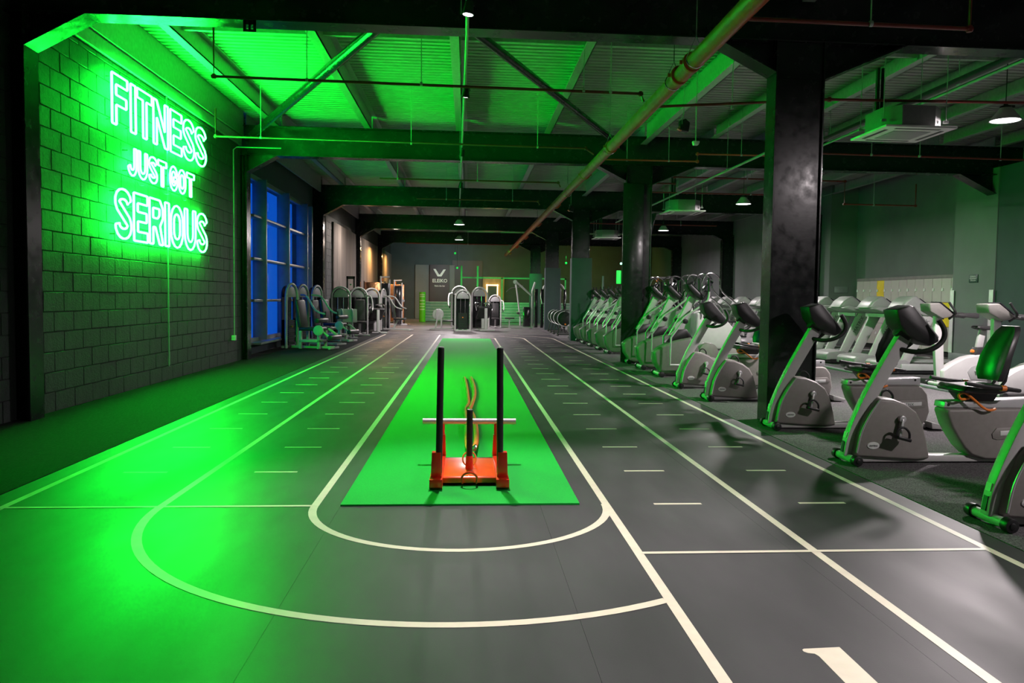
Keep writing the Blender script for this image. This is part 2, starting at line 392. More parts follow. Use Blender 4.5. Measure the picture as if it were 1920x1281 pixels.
MB().box(-4.70, -4.59, 8.9, 16.8, 4.36, 4.53).build('trim_1', 'galv', wl2, bevel=0.004)
MB().box(-4.75, -4.62, 8.9, 16.8, 4.53, 5.35).build('upper_panel', 'galv', wl2)
# window bay (third) and plain bays behind
wl3 = struct(MB().box(-5.3, -4.85, 17.0, 25.6, -0.2, 0.27).box(-5.3, -4.85, 17.0, 25.6, 4.06, 5.35).box(-5.3, -4.85, 17.0, 18.3, 0.27, 4.06)
             .box(-5.3, -4.85, 24.75, 25.6, 0.27, 4.06).build('wall_left', 'walldark'))
win = struct(MB().box(-4.93, -4.85, 18.3, 24.75, 0.27, 0.36).box(-4.93, -4.85, 18.3, 24.75, 3.95, 4.06).build('window_1', 'alu', bevel=0.004))
for y in (19.05, 21.45, 23.85): MB().box(-4.98, -4.66, y, y + 0.07, 0.3, 4.0).build('mullion', 'alu', win, bevel=0.006)
MB().box(-4.98, -4.66, 24.55, 24.62, 0.3, 4.0).build('mullion', 'alu', win, bevel=0.006)
for z in (1.18, 2.12, 3.08): MB().box(-4.96, -4.74, 18.3, 24.7, z, z + 0.06).build('transom', 'alu', win, bevel=0.005)
MB().box(-5.0, -4.60, 18.3, 24.7, 0.22, 0.27).build('window_sill', 'alu', win, bevel=0.006)
ys = [18.3, 19.05, 21.45, 23.85, 24.7]; zs = [0.36, 1.18, 2.12, 3.08, 3.96]
for i in range(4):
    for j in range(4): MB().box(-4.925, -4.915, ys[i] + (0.07 if i else 0), ys[i + 1], zs[j] + (0.06 if j else 0), zs[j + 1]).plane_x().build('pane', 'glass', win, flat=True)
wl4 = struct(MB().box(-5.2, -4.72, 25.6, 50, -0.2, 5.35).build('wall_left', 'mortar'))
g4 = MB()
blocks(wl4, -4.765, 27.2, 33.9, 0.0, 4.05, 0)
for y0, y1 in ((28.3, 33.9), (34.9, 41.9), (43.4, 49.6)):
    MB().box(-4.72, -4.64, y0, y1, 0, 3.9).build('wall_panel', 'wallbrown', wl4, bevel=0.01)
wb = struct(MB().box(-6, 14, 49.6, 50.0, -0.2, 5.35).build('wall_back', 'walldark'))
MB().box(-3.2, -2.35, 49.5, 49.6, 0, 3.3).build('wall_panel', 'wallpaint', wb)
MB().box(-0.95, 0.9, 49.55, 49.6, 0, 3.6).build('wall_panel', 'wallpurple', wb)
MB().box(-1.15, -0.80, 49.45, 49.6, 0, 3.3).build('wall_panel', 'wallpaint', wb)
struct(MB().box(-6, 14, -8.3, -8.0, -0.2, 5.3).build('wall_front', 'walldark'))
wr = struct(MB().box(11.5, 12.7, -8, 16.0, -0.2, 5.35).build('wall_right', 'walldark'))
struct(MB().box(12.38, 12.7, 15.8, 26.0, -0.2, 5.35).build('wall_right', 'wallpaint'))
struct(MB().box(11.5, 12.5, 16.73, 18.25, -0.2, 4.34).build('wall_right', 'wallpaint'))
bp = struct(MB().box(11.52, 12.7, 16.0, 16.725, -0.2, 4.34).build('wall_right', 'walldark'))
MB().box(11.47, 11.5, 16.70, 18.27, 0, 0.19).build('baseboard_right', 'alu', None, bevel=0.004)['kind'] = 'structure'
struct(MB().box(11.5, 12.7, 24.8, 25.0, -0.2, 5.35).build('wall_right', 'wallpaint'))
wr4 = struct(MB().box(11.5, 11.9, 25.0, 50, -0.2, 5.35).build('wall_right', 'wallpaint'))
# --- profiled roof deck, ribs run across the hall
ceil = struct(MB().box(-6, 14, -8.3, 51, ZD + 0.07, ZD + 0.12).build('ceiling', 'deck'))
rb = MB(); y = -2.0
prof = []
while y < 50:
    prof += [(y, ZD + 0.068), (y + 0.055, ZD + 0.068), (y + 0.07, ZD), (y + 0.15, ZD)]; y += 0.16
k = len(prof); mbv = MB()
for X in (-4.9, 12.6):
    for (yy, zz) in prof: mbv.v.append((X, yy, zz))
for i in range(k - 1): mbv.f.append([i, i + 1, k + i + 1, k + i])
mbv.build('roof_sheet', 'deck', ceil, flat=True)['kind'] = 'stuff'
# purlins (Z sections running down the hall) per bay
PX = [-3.85, -2.0, -0.13, 1.70, 3.75, 5.25, 6.45, 7.70, 9.0, 10.3, 11.6]
for bi in range(-1, 5):
    y0 = FR[bi][1] - 0.05 if bi >= 0 else 0.4
    y1 = FR[bi + 1][0] + 0.06
    for X in PX:
        big = X == 3.75
        m_ = MB().box(X - 0.14, X + 0.0, y0, y1, ZT - (0.16 if big else 0), ZT + 0.015 - (0.16 if big else 0)).box(X - 0.015, X + 0.0, y0, y1, ZT - (0.16 if big else 0), ZD - 0.01).box(X - 0.015, X + 0.09, y0, y1, ZD - 0.018, ZD - 0.004)
        struct(m_.build('roof_purlin', 'galv', flat=True))
    ym = (y0 + y1) / 2
    for i in range(len(PX) - 1):    # anti-sag rails with cleats
        struct(MB().box(PX[i] + 0.01, PX[i + 1] - 0.02, ym - 1.6, ym - 1.55, ZT + 0.10, ZT + 0.15).box(PX[i + 1] - 0.05, PX[i + 1] - 0.016, ym - 1.62, ym - 1.53, ZT + 0.03, ZT + 0.22).build('sag_rail', 'galv', flat=True))
    struct(MB().box(-4.62, -4.57, y0, y1, ZT - 0.22, ZT - 0.2).box(-4.585, -4.57, y0, y1, ZT - 0.2, ZD - 0.03).box(-4.62, -4.57, y0, y1, ZD - 0.03, ZD - 0.01).build('eaves_beam', 'galv', flat=True))
# --- portal frames
def ibeam(mb, x0, x1, y0, y1, z0=ZB, z1=ZT, t=0.016):
    ym = (y0 + y1) / 2
    mb.box(x0, x1, y0, y1, z0, z0 + t).box(x0, x1, y0, y1, z1 - t, z1).box(x0, x1, ym - 0.006, ym + 0.006, z0 + t, z1 - t); return mb
def haunch(x_col, x_in, y0, y1, zc=3.84):
    ym = (y0 + y1) / 2; mb = MB(); t = 0.016
    mb.prism([(x_col, zc), (x_in, ZB), (x_in, ZB + t), (x_col, zc + t)], 'y', y0, y1)
    mb.prism([(x_col, zc + t), (x_in, ZB + 0.01), (x_col, ZB + 0.01)], 'y', ym - 0.006, ym + 0.006)
    return mb
def hcol(x0, x1, y0, y1, z1):
    ym = (y0 + y1) / 2
    mb = MB().box(x0, x0 + 0.018, y0, y1, 0, z1).box(x1 - 0.018, x1, y0, y1, 0, z1).box(x0 + 0.018, x1 - 0.018, ym - 0.008, ym + 0.008, 0, z1)
    return mb
for i, (y0, y1) in enumerate(FR):
    struct(ibeam(MB(), -4.95, 12.2, y0, y1).build('roof_beam', 'steelblack', bevel=0.002, seg=1))
    struct(haunch(-4.5, -3.9, y0, y1).build('beam_haunch', 'steelblack'))
    struct(haunch(3.32, 2.65, y0, y1).build('beam_haunch', 'steelblack'))
    struct(haunch(3.87, 4.80, y0, y1, 3.78).build('beam_haunch', 'steelblack'))
    if i != 1: struct(haunch(11.3, 10.6, y0, y1).build('beam_haunch', 'steelblack'))
    else: struct(haunch(11.5, 10.65, y0, y1, 3.76).build('beam_haunch', 'steelblack'))
    z1 = ZB
    struct(hcol(-5.0, -4.5, y0, y1, z1).build('steel_column', 'steelblack', bevel=0.002, seg=1))
    c = struct(MB().box(3.32, 3.338, y0, y1, 0, z1).box(3.852, 3.87, y0, y1, 0, z1).box(3.338, 3.852, y0 + 0.035, y0 + 0.05, 0, z1).build('steel_column', 'steelblack', bevel=0.002, seg=1))
    if i == 0:
        MB().box(3.342, 3.848, y0 + 0.012, y0 + 0.034, 3.78, 3.80).build('end_plate', 'steelblack', c)
    if i in (1,):
        MB().box(3.26, 3.70, y0 - 0.004, y0 + 0.03, 0.02, 3.8).build('column_casing', 'steelblack', c, bevel=0.004)
    if i >= 2:
        MB().box(3.30, 3.95, y0 - 0.06, y1 + 0.05, 0.0, 2.65).build('column_casing', 'walldark', c, bevel=0.01)
    if i not in (0, 1): struct(hcol(11.0, 11.5, y0, y1, z1).build('steel_column', 'steelblack', bevel=0.002, seg=1))
# round braces in the roof plane of the second bay
def brace(a, b, r, label):
    o = MB().tube([a, b], r, 16).build('roof_brace', 'steelblack'); struct(o)
brace((-4.45, 16.75, 4.50), (-0.60, 8.95, 4.62), 0.075, '')
brace((-0.45, 8.95, 4.62), (3.25, 16.75, 4.50), 0.06, '')
for o in [o for o in COL.objects if o.name.startswith('roof_brace')]: pass

# ================================================================== NEON SIGN
sign = thing('neon_sign', 'large glowing neon wall sign in outlined capitals reading FITNESS JUST GOT SERIOUS', 'sign', (-4.53, 12.5, 3.1))
def offs(sp, t):
    """closed outline round a spine polyline (unit cell) with half width t/2"""
    P = [Vector((a, b)) for a, b in sp]; L, R = [], []
    for i, p in enumerate(P):
        d = (P[min(i + 1, len(P) - 1)] - P[max(i - 1, 0)]).normalized(); n = Vector((-d.y, d.x)) * t / 2
        L.append(p + n); R.append(p - n)
    return [(q.x, q.y) for q in L + R[::-1]]
def arcp(cx, cy, rx, ry, a0, a1, n): return [(cx + rx * math.cos(math.radians(a0 + (a1 - a0) * i / n)), cy + ry * math.sin(math.radians(a0 + (a1 - a0) * i / n))) for i in range(n + 1)]
def glyph(ch, w, h, t):
    a = t / 2
    if ch == 'I': return [[(0, 0), (w, 0), (w, h), (0, h)]]
    if ch == 'F': return [[(0, 0), (t, 0), (t, h * 0.40), (w * 0.92, h * 0.40), (w * 0.92, h * 0.40 + t), (t, h * 0.40 + t), (t, h - t), (w, h - t), (w, h), (0, h)]]
    if ch == 'T': return [[(w / 2 - a, 0), (w / 2 + a, 0), (w / 2 + a, h - t), (w, h - t), (w, h), (0, h), (0, h - t), (w / 2 - a, h - t)]]
    if ch == 'N': return [[(0, 0), (t, 0), (t, h * 0.62), (w - t, 0), (w, 0), (w, h), (w - t, h), (w - t, h * 0.36), (t, h), (0, h)]]
    if ch == 'E': return [[(0, 0), (w, 0), (w, t), (t, t), (t, h * 0.42), (w * 0.93, h * 0.42), (w * 0.93, h * 0.42 + t), (t, h * 0.42 + t), (t, h - t), (w, h - t), (w, h), (0, h)]]
    if ch == 'S':
        sp = arcp(w / 2, h - h * 0.26, w / 2 - a, h * 0.26 - a, 5, 215, 9) + arcp(w / 2, h * 0.27, w / 2 - a, h * 0.27 - a, 35, -185, 10)
        return [offs(sp, t)]
    if ch == 'U':
        sp = [(a, h)] + arcp(w / 2, w * 0.5, w / 2 - a, w * 0.5 - a, 180, 360, 8) + [(w - a, h)]
        return [offs(sp, t)]
    if ch == 'J':
        sp = [(w - a, h)] + arcp(w / 2, w * 0.5, w / 2 - a, w * 0.5 - a, 0, -170, 7)
        return [offs(sp, t)]
    if ch == 'O':
        def ov(i): return arcp(w / 2, h - w / 2, w / 2 - i, w / 2 - i, 0, 180, 8) + arcp(w / 2, w / 2, w / 2 - i, w / 2 - i, 180, 360, 8)
        return [ov(0), ov(t)]
    if ch == 'G':
        sp = arcp(w / 2, h - w / 2, w / 2 - a, w / 2 - a, 10, 180, 6) + arcp(w / 2, w / 2, w / 2 - a, w / 2 - a, 180, 360, 7) + [(w - a, h * 0.46), (w * 0.5, h * 0.46)]
        return [offs(sp, t)]
    if ch == 'R':
        out = [(0, 0), (t, 0), (t, h * 0.38), (w * 0.42, h * 0.38), (w - t, 0), (w, 0), (w * 0.78, h * 0.42), (w, h * 0.60), (w, h * 0.82), (w * 0.78, h), (0, h)]
        inn = [(t, h * 0.38 + t), (w * 0.6, h * 0.38 + t), (w - t, h * 0.66), (w - t, h * 0.80), (w * 0.66, h - t), (t, h - t)]
        return [out, inn]
def roundpoly(pts, r=0.018):
    """closed polyline with rounded corners"""
    P = [Vector(p) for p in pts]; n = len(P); out = []
    for i in range(n):
        p, a, b = P[i], P[i - 1], P[(i + 1) % n]
        da, db = (a - p), (b - p); la, lb = da.length, db.length
        if la < 1e-6 or lb < 1e-6: continue
        k = min(r, la * 0.45, lb * 0.45)
        if da.angle(db) > 2.6: out.append(p); continue
        s0, s1 = p + da / la * k, p + db / lb * k
        for t in (0, 0.33, 0.67, 1): out.append(s0 * (1 - t) ** 2 + p * 2 * t * (1 - t) + s1 * t * t)
    return out
def letter(ch, ya, yb, z0, z1, t, r):
    mb = MB()
    w, h = yb - ya, z1 - z0
    for poly in glyph(ch, w, h, t):
        pts = roundpoly([(u, v) for u, v in poly], 0.022 if h > 0.5 else 0.012)
        mb.tube([(0, ya + p.x - 12.5, z0 + p.y - 3.1) for p in pts], r, 6, closed=True)
    o = mb.build('letter', 'neon', sign)
    for (yy, zz) in ((ya + 0.03, z0 + 0.05), (ya + 0.03, z1 - 0.05)):
        MB().tube([(-0.085, yy - 12.5, zz - 3.1), (-0.012, yy - 12.5, zz - 3.1)], 0.008, 6).build('tube_support', 'neonback', o)
ROW1 = [('F', 10.69, 11.16), ('I', 11.26, 11.42), ('T', 11.47, 11.99), ('N', 12.04, 12.60), ('E', 12.70, 13.18), ('S', 13.25, 13.76), ('S', 13.82, 14.36)]
ROW2 = [('J', 11.15, 11.43), ('U', 11.48, 11.80), ('S', 11.86, 12.16), ('T', 12.20, 12.52), ('G', 12.66, 12.98), ('O', 13.03, 13.34), ('T', 13.40, 13.74)]
ROW3 = [('S', 10.74, 11.24), ('E', 11.32, 11.79), ('R', 11.86, 12.36), ('I', 12.45, 12.61), ('O', 12.68, 13.20), ('U', 13.28, 13.80), ('S', 13.87, 14.38)]
for c, a, b in ROW1: letter(c, a, b, 3.51, 4.15, 0.125, 0.0155)
for c, a, b in ROW2: letter(c, a, b, 2.93, 3.30, 0.078, 0.014)
for c, a, b in ROW3: letter(c, a, b, 2.06, 2.71, 0.13, 0.0155)
wires = MB()
for pts in ([(11.0, 2.60), (11.15, 2.50), (11.35, 2.53), (11.5, 2.62)], [(12.0, 2.55), (12.15, 2.45), (12.3, 2.5)], [(11.5, 2.88), (11.6, 2.84), (11.75, 2.86)], [(12.3, 2.90), (12.5, 2.84), (12.7, 2.86)], [(13.2, 2.9), (13.3, 2.84), (13.45, 2.86)], [(12.1, 3.07), (12.0, 3.02), (11.9, 3.06)]):
    wires.tube([(-0.03, a - 12.5, b - 3.1) for a, b in pts], 0.004, 5, smooth=3)
wires.build('wire', 'neonback', sign)
# conduits on the sign wall
tag(MB().tube([(-4.59, 12.72, 0.22), (-4.59, 12.72, 4.34)], 0.012, 8).build('conduit', 'alu'), 'thin vertical conduit running down the block wall below the neon sign', 'conduit')
cd = thing('conduit', 'slim conduit ending in a junction box where the sign wall meets the window bay', 'conduit', (-4.575, 16.15, 0.5))
MB().tube([(0, 0, 0.02), (0, 0, 3.66), (0.05, 0.05, 3.72), (0.9, 0.05, 3.72)], 0.012, 8).build('pipe', 'galv', cd)
MB().box(-0.05, 0.03, -0.04, 0.04, -0.06, 0.04).build('junction_box', 'acwhite', cd, bevel=0.006)

# ================================================================== PIPES
def hang(parent, x, y, z, top=ZD, r=0.006):
    return MB().tube([(x, y, z), (x, y, top)], r, 6).build('hanger_rod', 'galv', parent)
def pipe(name, pts, r, m, label, hangers=(), cat='pipe', group=None, n=10):
    base = Vector(pts[0]); t = thing(name, label, cat, base, group=group)
    mb = MB().tube([Vector(p) - base for p in pts], r, n); mb.build('pipe', m, t)
    cl = MB()
    for i in range(1, len(pts) - 1):
        p = Vector(pts[i]) - base; cl = MB(); cl.cyl(p - Vector((0.03, 0, 0)) , p + Vector((0.03, 0, 0)), r * 1.25, n=10); cl.cyl(p - Vector((0, 0, 0.03)), p + Vector((0, 0, 0.03)), r * 1.25, n=10); cl.build('elbow', m, t)
    if cl.v: pass
    for (x, y, z) in hangers:
        hang(t, x - base.x, y - base.y, z - base.z, ZD - base.z)
        MB().cyl((x - base.x - 0.015, y - base.y, z - base.z), (x - base.x + 0.015, y - base.y, z - base.z), r * 1.35, n=10).build('clip', 'galv', t)
    return t
mp = thing('sprinkler_main', 'thick orange-red sprinkler main running the length of the ceiling', 'pipe', (2.33, 2.0, 3.86))
MB().tube([(0.05, 0, 0), (0.0, 15, 0), (-0.12, 45, 0)], 0.088, 24).build('pipe', 'orangepipe', mp)
for y in (6.45, 6.95, 11.2, 14.2, 19.5, 25.0, 31.0, 37.0, 43.0):
    MB().cyl((0.012, y - 0.04, 0), (0.012, y + 0.04, 0), 0.106, n=20).obox((0.012 - 0.11, y, 0.0), (0.05, 0.03, 0.04)).obox((0.012 + 0.11, y, 0.0), (0.05, 0.03, 0.04)).build('coupling', 'orangepipe', mp, bevel=0.004)
for y in (6.3, 7.2, 11.35, 17.0, 25.3, 33.5, 41.0):
    h = MB().tube([(0.01 + 0.098 * math.cos(a), y, 0.098 * math.sin(a)) for a in [PI * (1 - i / 10) + PI * 0 for i in range(0, 1)] + [PI + PI * i / 12 for i in range(13)]] + [(0.01, y, 0.23)] + [(0.01 - 0.098, y, 0)], 0.007, 6)
    h.tube([(0.01, y, 0.23), (0.01, y, 0.92)], 0.006, 6); h.build('hanger', 'chrome', mp)
pipe('sprinkler_pipe', [(2.42, 7.49, 4.0), (4.80, 7.52, 4.0), (4.80, 7.52, 4.95)], 0.021, 'red', 'red sprinkler pipe crossing in front of the first black beam and turning up', [(3.80, 7.49, 4.0)])
pipe('sprinkler_pipe', [(-3.11, 10.18, 4.9), (-3.11, 10.18, 4.0), (2.2, 10.33, 4.0), (2.24, 10.33, 3.9)], 0.018, 'red', 'long red sprinkler pipe crossing the green-lit ceiling bay beside the sign', [(-2.0, 10.2, 4.0), (-0.60, 10.2, 4.0), (1.45, 10.25, 4.0), (1.80, 10.27, 4.0)])
pipe('sprinkler_pipe', [(2.50, 11.0, 4.0), (4.70, 10.3, 4.0), (9.4, 10.0, 4.0)], 0.018, 'red', 'red sprinkler pipe passing behind the big column towards the hanging lamp', [(3.6, 10.9, 4.0), (4.6, 10.33, 4.0), (8.6, 10.05, 4.0)])
pipe('sprinkler_pipe', [(-4.30, 14.15, 4.5), (-4.30, 14.15, 4.03), (2.05, 14.15, 4.0), (2.2, 14.15, 3.9)], 0.018, 'red', 'sprinkler pipe lit green running just in front of the second beam', [(-3.55, 14.15, 4.03), (-1.0, 14.15, 4.0), (1.2, 14.15, 4.0)])
pipe('sprinkler_pipe', [(2.5, 15.2, 4.0), (4.35, 15.15, 4.0), (4.35, 15.15, 4.14), (6.4, 15.1, 4.14)], 0.017, 'orangepipe', 'orange sprinkler pipe with a small upward step between the two columns', [(3.0, 15.2, 4.0), (3.8, 15.17, 4.0), (5.2, 15.13, 4.14)])
pipe('sprinkler_pipe', [(6.0, 14.0, 4.0), (11.3, 14.1, 4.0)], 0.017, 'red', 'red sprinkler pipe across the front of the beam under the air conditioner', [(7.2, 14.0, 4.0), (8.1, 14.0, 4.0), (9.7, 14.1, 4.0)])
pipe('sprinkler_pipe', [(-2.0, 18.4, 4.0), (2.05, 18.4, 4.0), (2.1, 18.4, 3.9)], 0.018, 'red', 'sprinkler pipe behind the second beam above the turf', [(-1.6, 18.4, 4.0), (0.2, 18.4, 4.0)])
pipe('sprinkler_pipe', [(-1.4, 22.0, 4.0), (1.9, 22.0, 4.0), (1.95, 22.0, 3.9)], 0.018, 'red', 'sprinkler pipe crossing in front of the third beam', [(-0.6, 22.0, 4.0), (1.2, 22.0, 4.0)])
pipe('sprinkler_pipe', [(3.9, 19.6, 4.0), (7.9, 19.6, 4.0)], 0.018, 'red', 'thin red sprinkler pipe behind the second column over the ellipticals', [(5.6, 19.6, 4.0), (7.0, 19.6, 4.0)])
pipe('sprinkler_pipe', [(4.0, 17.9, 3.97), (4.62, 17.9, 3.97), (4.62, 17.9, 4.12), (8.6, 17.9, 4.12), (8.6, 17.9, 3.6), (10.3, 17.9, 3.6), (10.3, 17.9, 4.1)], 0.018, 'red', 'red sprinkler pipe that steps up and down before the lockers wall', [(6.3, 17.9, 4.12), (9.3, 17.9, 3.6)])
pipe('sprinkler_pipe', [(4.2, 28.0, 4.0), (8.8, 28.0, 4.0)], 0.02, 'red', 'far red sprinkler pipe over the treadmills', [(5.5, 28.0, 4.0), (7.5, 28.0, 4.0)])
pipe('sprinkler_pipe', [(-3.0, 39.5, 3.95), (2.0, 39.5, 3.95)], 0.03, 'red', 'distant dull red pipe above the green benches', [(0.0, 39.5, 3.95)])
pipe('conduit_pipe', [(5.10, 13.2, 3.90), (4.92, 22.8, 3.90), (4.90, 26.5, 3.9)], 0.022, 'galv', 'grey pipe running diagonally above the gap between the two columns', [(5.05, 15.5, 3.9), (5.0, 19.0, 3.9)])
pipe('drain_pipe', [(6.9, 9.2, 4.5), (6.86, 16.7, 4.5)], 0.05, 'black', 'thick black insulated pipe behind the air conditioner', [(6.9, 11.0, 4.5), (6.88, 15.0, 4.5)])
pipe('cable_tray', [(7.02, 9.2, 4.45), (6.98, 16.7, 4.45)], 0.022, 'greenplank', 'slim pale tube beside the thick black insulated pipe', [])
pipe('downpipe', [(11.1, 28.6, 0.004), (11.1, 28.6, 3.6), (10.9, 28.6, 3.85)], 0.05, 'galv', 'vertical pale downpipe on the far grey wall', [])

# ================================================================== LIGHT FITTINGS
def highbay():
    t = thing('pendant_lamp', 'x', 'lamp', (0, 0, 0))
    MB().lathe([(0.02, 0.16), (0.075, 0.155), (0.085, 0.14), (0.19, 0.0), (0.195, -0.012), (0.186, -0.012), (0.175, 0.0), (0.07, 0.12), (0.0, 0.12)], n=32).build('lamp_shade', 'silverp', t)
    MB().lathe([(0.0, 0.0), (0.178, -0.006), (0.178, -0.010), (0.0, -0.016)], n=32).build('diffuser', 'lampglow', t)
    MB().lathe([(0.0, 0.155), (0.075, 0.155), (0.07, 0.18), (0.03, 0.19), (0.02, 0.23), (0.0, 0.23)], n=16).box(0.05, 0.11, -0.03, 0.03, 0.16, 0.19).build('driver', 'black', t)
    MB().tube([(0, 0, 0.22), (0, 0, 0.85)], 0.006, 6).tube([(0, 0, 0.85), (0.04, 0, 0.94), (-0.02, 0, 0.95), (0, 0, 0.85)], 0.004, 5).tube([(0.0, 0, 0.9), (0, 0, 1.245)], 0.004, 5).build('cable', 'black', t)
    return t
hb = highbay()
HBL = ['white bell-shaped pendant lamp beside the air conditioner, largest of the hanging lamps', 'white pendant lamp hanging between the black column and the second column', 'smaller white pendant lamp above the ellipticals behind the second column',
       'glowing oval pendant lamp over the turf, upper of two in line', 'glowing oval pendant lamp over the turf, lower of two in line', 'pendant lamp out of frame', 'pendant lamp out of frame']  # last two stand for the added fill lamps, never modelled
for i, p in enumerate(HIGHBAYS[:5]):
    o = hb if i == 0 else copy_tree(hb)
    o.location = p; tag(o, HBL[i], 'lamp', 'round white pendant lamps')
trk = thing('lighting_track', 'narrow pale lighting track hanging along the centre of the ceiling', 'lighting track', (0, 0, 4.045))
MB().prism([(-0.02, 0.0), (0.02, 0.0), (0.02, 0.035), (-0.02, 0.035)], 'y', 0, 1).build('rail', 'galv', trk)
rail = [c for c in trk.children][0]; bpy.data.objects.remove(rail)
MB().tube([(0.0, 3.0, 0.02), (-0.03, 8.5, 0.02), (-0.13, 15, 0.02), (-0.25, 23.5, 0.02)], 0.018, 6).build('rail', 'galv', trk)
for y in (7.9, 9.6, 12.4, 16.0, 20.2, 23.0): MB().tube([(-0.011 * y, y, 0.03), (-0.011 * y, y, 1.01)], 0.004, 5).build('hanger_rod', 'galv', trk)
def spotlamp():
    t = thing('track_spotlight', 'x', 'spotlight')
    MB().lathe([(0.0, 0.12), (0.035, 0.12), (0.05, 0.02), (0.055, 0.0), (0.048, 0.0), (0.04, 0.01), (0.0, 0.01)], n=20).build('lamp_head', 'black', t)
    MB().lathe([(0.0, 0.006), (0.045, 0.004), (0.045, 0.001), (0.0, -0.004)], n=20).build('lens', 'spotglow', t)
    MB().box(-0.02, 0.02, -0.06, 0.06, 0.12, 0.15).tube([(0, 0, 0.06), (0.05, 0, 0.09), (0.03, 0, 0.13)], 0.006, 6).build('adapter', 'black', t)
    return t
sl = spotlamp()
SPL = ['brightest track spotlight, high above the black front beam', 'track spotlight just below the red pipe in the green bay', 'track spotlight in front of the second beam', 'small track spotlight beyond the second beam', 'faint last spotlight of the ceiling track']
for i, p in enumerate(SPOTS[:5]):
    o = sl if i == 0 else copy_tree(sl)
    o.location = (p[0], p[1] + (0.55 if i == 0 else 0), p[2] - 0.10); o.rotation_euler = (0.25 if i else 0.0, 0.1, 0); tag(o, SPL[i], 'spotlight', 'spotlights on the ceiling track')
# air conditioning cassettes
def cassette():
    t = thing('air_conditioner', 'x', 'air conditioner')
    MB().prism([(-0.40, -0.22), (-0.22, -0.40), (0.22, -0.40), (0.40, -0.22), (0.40, 0.22), (0.22, 0.40), (-0.22, 0.40), (-0.40, 0.22)], 'z', 0.03, 0.30).build('casing', 'acgrey', t, bevel=0.005)
    MB().box(-0.475, 0.475, -0.475, 0.475, 0.0, 0.03).build('fascia', 'acwhite', t, bevel=0.008)
    MB().box(-0.25, 0.25, -0.25, 0.25, -0.008, 0.0).build('grille', 'greyshell', t, bevel=0.003)
    for (x0, x1, y0, y1) in ((-0.30, 0.30, -0.40, -0.35), (-0.30, 0.30, 0.35, 0.40), (-0.40, -0.35, -0.30, 0.30), (0.35, 0.40, -0.30, 0.30)):
        MB().box(x0, x1, y0, y1, -0.004, 0.002).build('louvre', 'black', t, bevel=0.002)
    for (x, y) in ((-0.42, -0.3), (-0.42, 0.3), (0.42, -0.3), (0.42, 0.3)):
        MB().tube([(x, y, 0.12), (x, y, 1.48)], 0.006, 6).box(x - 0.03, x + 0.03, y - 0.02, y + 0.02, 0.10, 0.13).build('hanger_rod', 'galv', t)
    MB().tube([(-0.2, 0.3, 0.28), (-0.2, 0.3, 0.95)], 0.03, 8).tube([(-0.13, 0.3, 0.28), (-0.13, 0.3, 0.95)], 0.025, 8).build('pipework', 'black', t)
    return t
ac = cassette()
ACL = ['large white ceiling cassette air conditioner beside the black column', 'middle-sized ceiling cassette air conditioner behind the second column', 'small distant ceiling cassette seen between the second and third columns']
for i, (x, y, z) in enumerate([(5.73, 10.35, 3.58), (5.47, 20.3, 3.58), (5.1, 29.5, 3.58)]):
    o = ac if i == 0 else copy_tree(ac); o.location = (x, y, z); tag(o, ACL[i], 'air conditioner', 'ceiling cassette units')
em = thing('emergency_light', 'small pale box light hanging on a rod before the second column', 'light fitting', (3.40, 11.95, 3.70))
MB().prism([(-0.05, 0.02), (-0.035, -0.02), (0.035, -0.02), (0.05, 0.02), (0.05, 0.04), (-0.05, 0.04)], 'y', -0.04, 0.04).build('housing', 'white', em, bevel=0.008)
MB().tube([(0, 0, 0.04), (0, 0, 1.36)], 0.008, 8).build('rod', 'galv', em)
for i, (x, y, z, lb) in enumerate([(3.30, 12.3, 4.05, 'black ceiling loudspeaker tilted down before the second column'), (3.0, 23.5, 4.0, 'small black ceiling loudspeaker near the third beam')]):
    sp = thing('loudspeaker', lb, 'loudspeaker', (x, y, z), group='ceiling loudspeakers')
    MB().prism([(-0.06, -0.08), (0.07, -0.11), (0.09, 0.03), (0.02, 0.09), (-0.07, 0.06)], 'y', -0.06, 0.06).build('cabinet', 'black', sp, bevel=0.01)
    MB().obox((-0.055, 0, -0.06), (0.07, 0.10, 0.05), (0, 0.6, 0)).build('speaker_grille', 'copper', sp, bevel=0.006)
    MB().tube([(0.0, 0, 0.07), (0.0, 0, 1.07)], 0.006, 6).tube([(-0.04, -0.07, 0), (-0.04, -0.07, 0.1), (-0.04, 0.07, 0.1), (-0.04, 0.07, 0)], 0.005, 5).build('bracket', 'galv', sp)
bk = thing('beam_bracket', 'small black slotted bracket bolted under the front beam', 'bracket', (-2.27, 8.62, 4.17))
MB().box(-0.065, -0.035, -0.004, 0.004, -0.10, 0.03).box(-0.012, 0.012, -0.004, 0.004, -0.10, 0.03).box(0.035, 0.065, -0.004, 0.004, -0.10, 0.03).box(-0.065, 0.065, -0.004, 0.004, -0.11, -0.085).box(-0.065, 0.065, -0.004, 0.004, -0.04, 0.03).build('plate', 'black', bk)
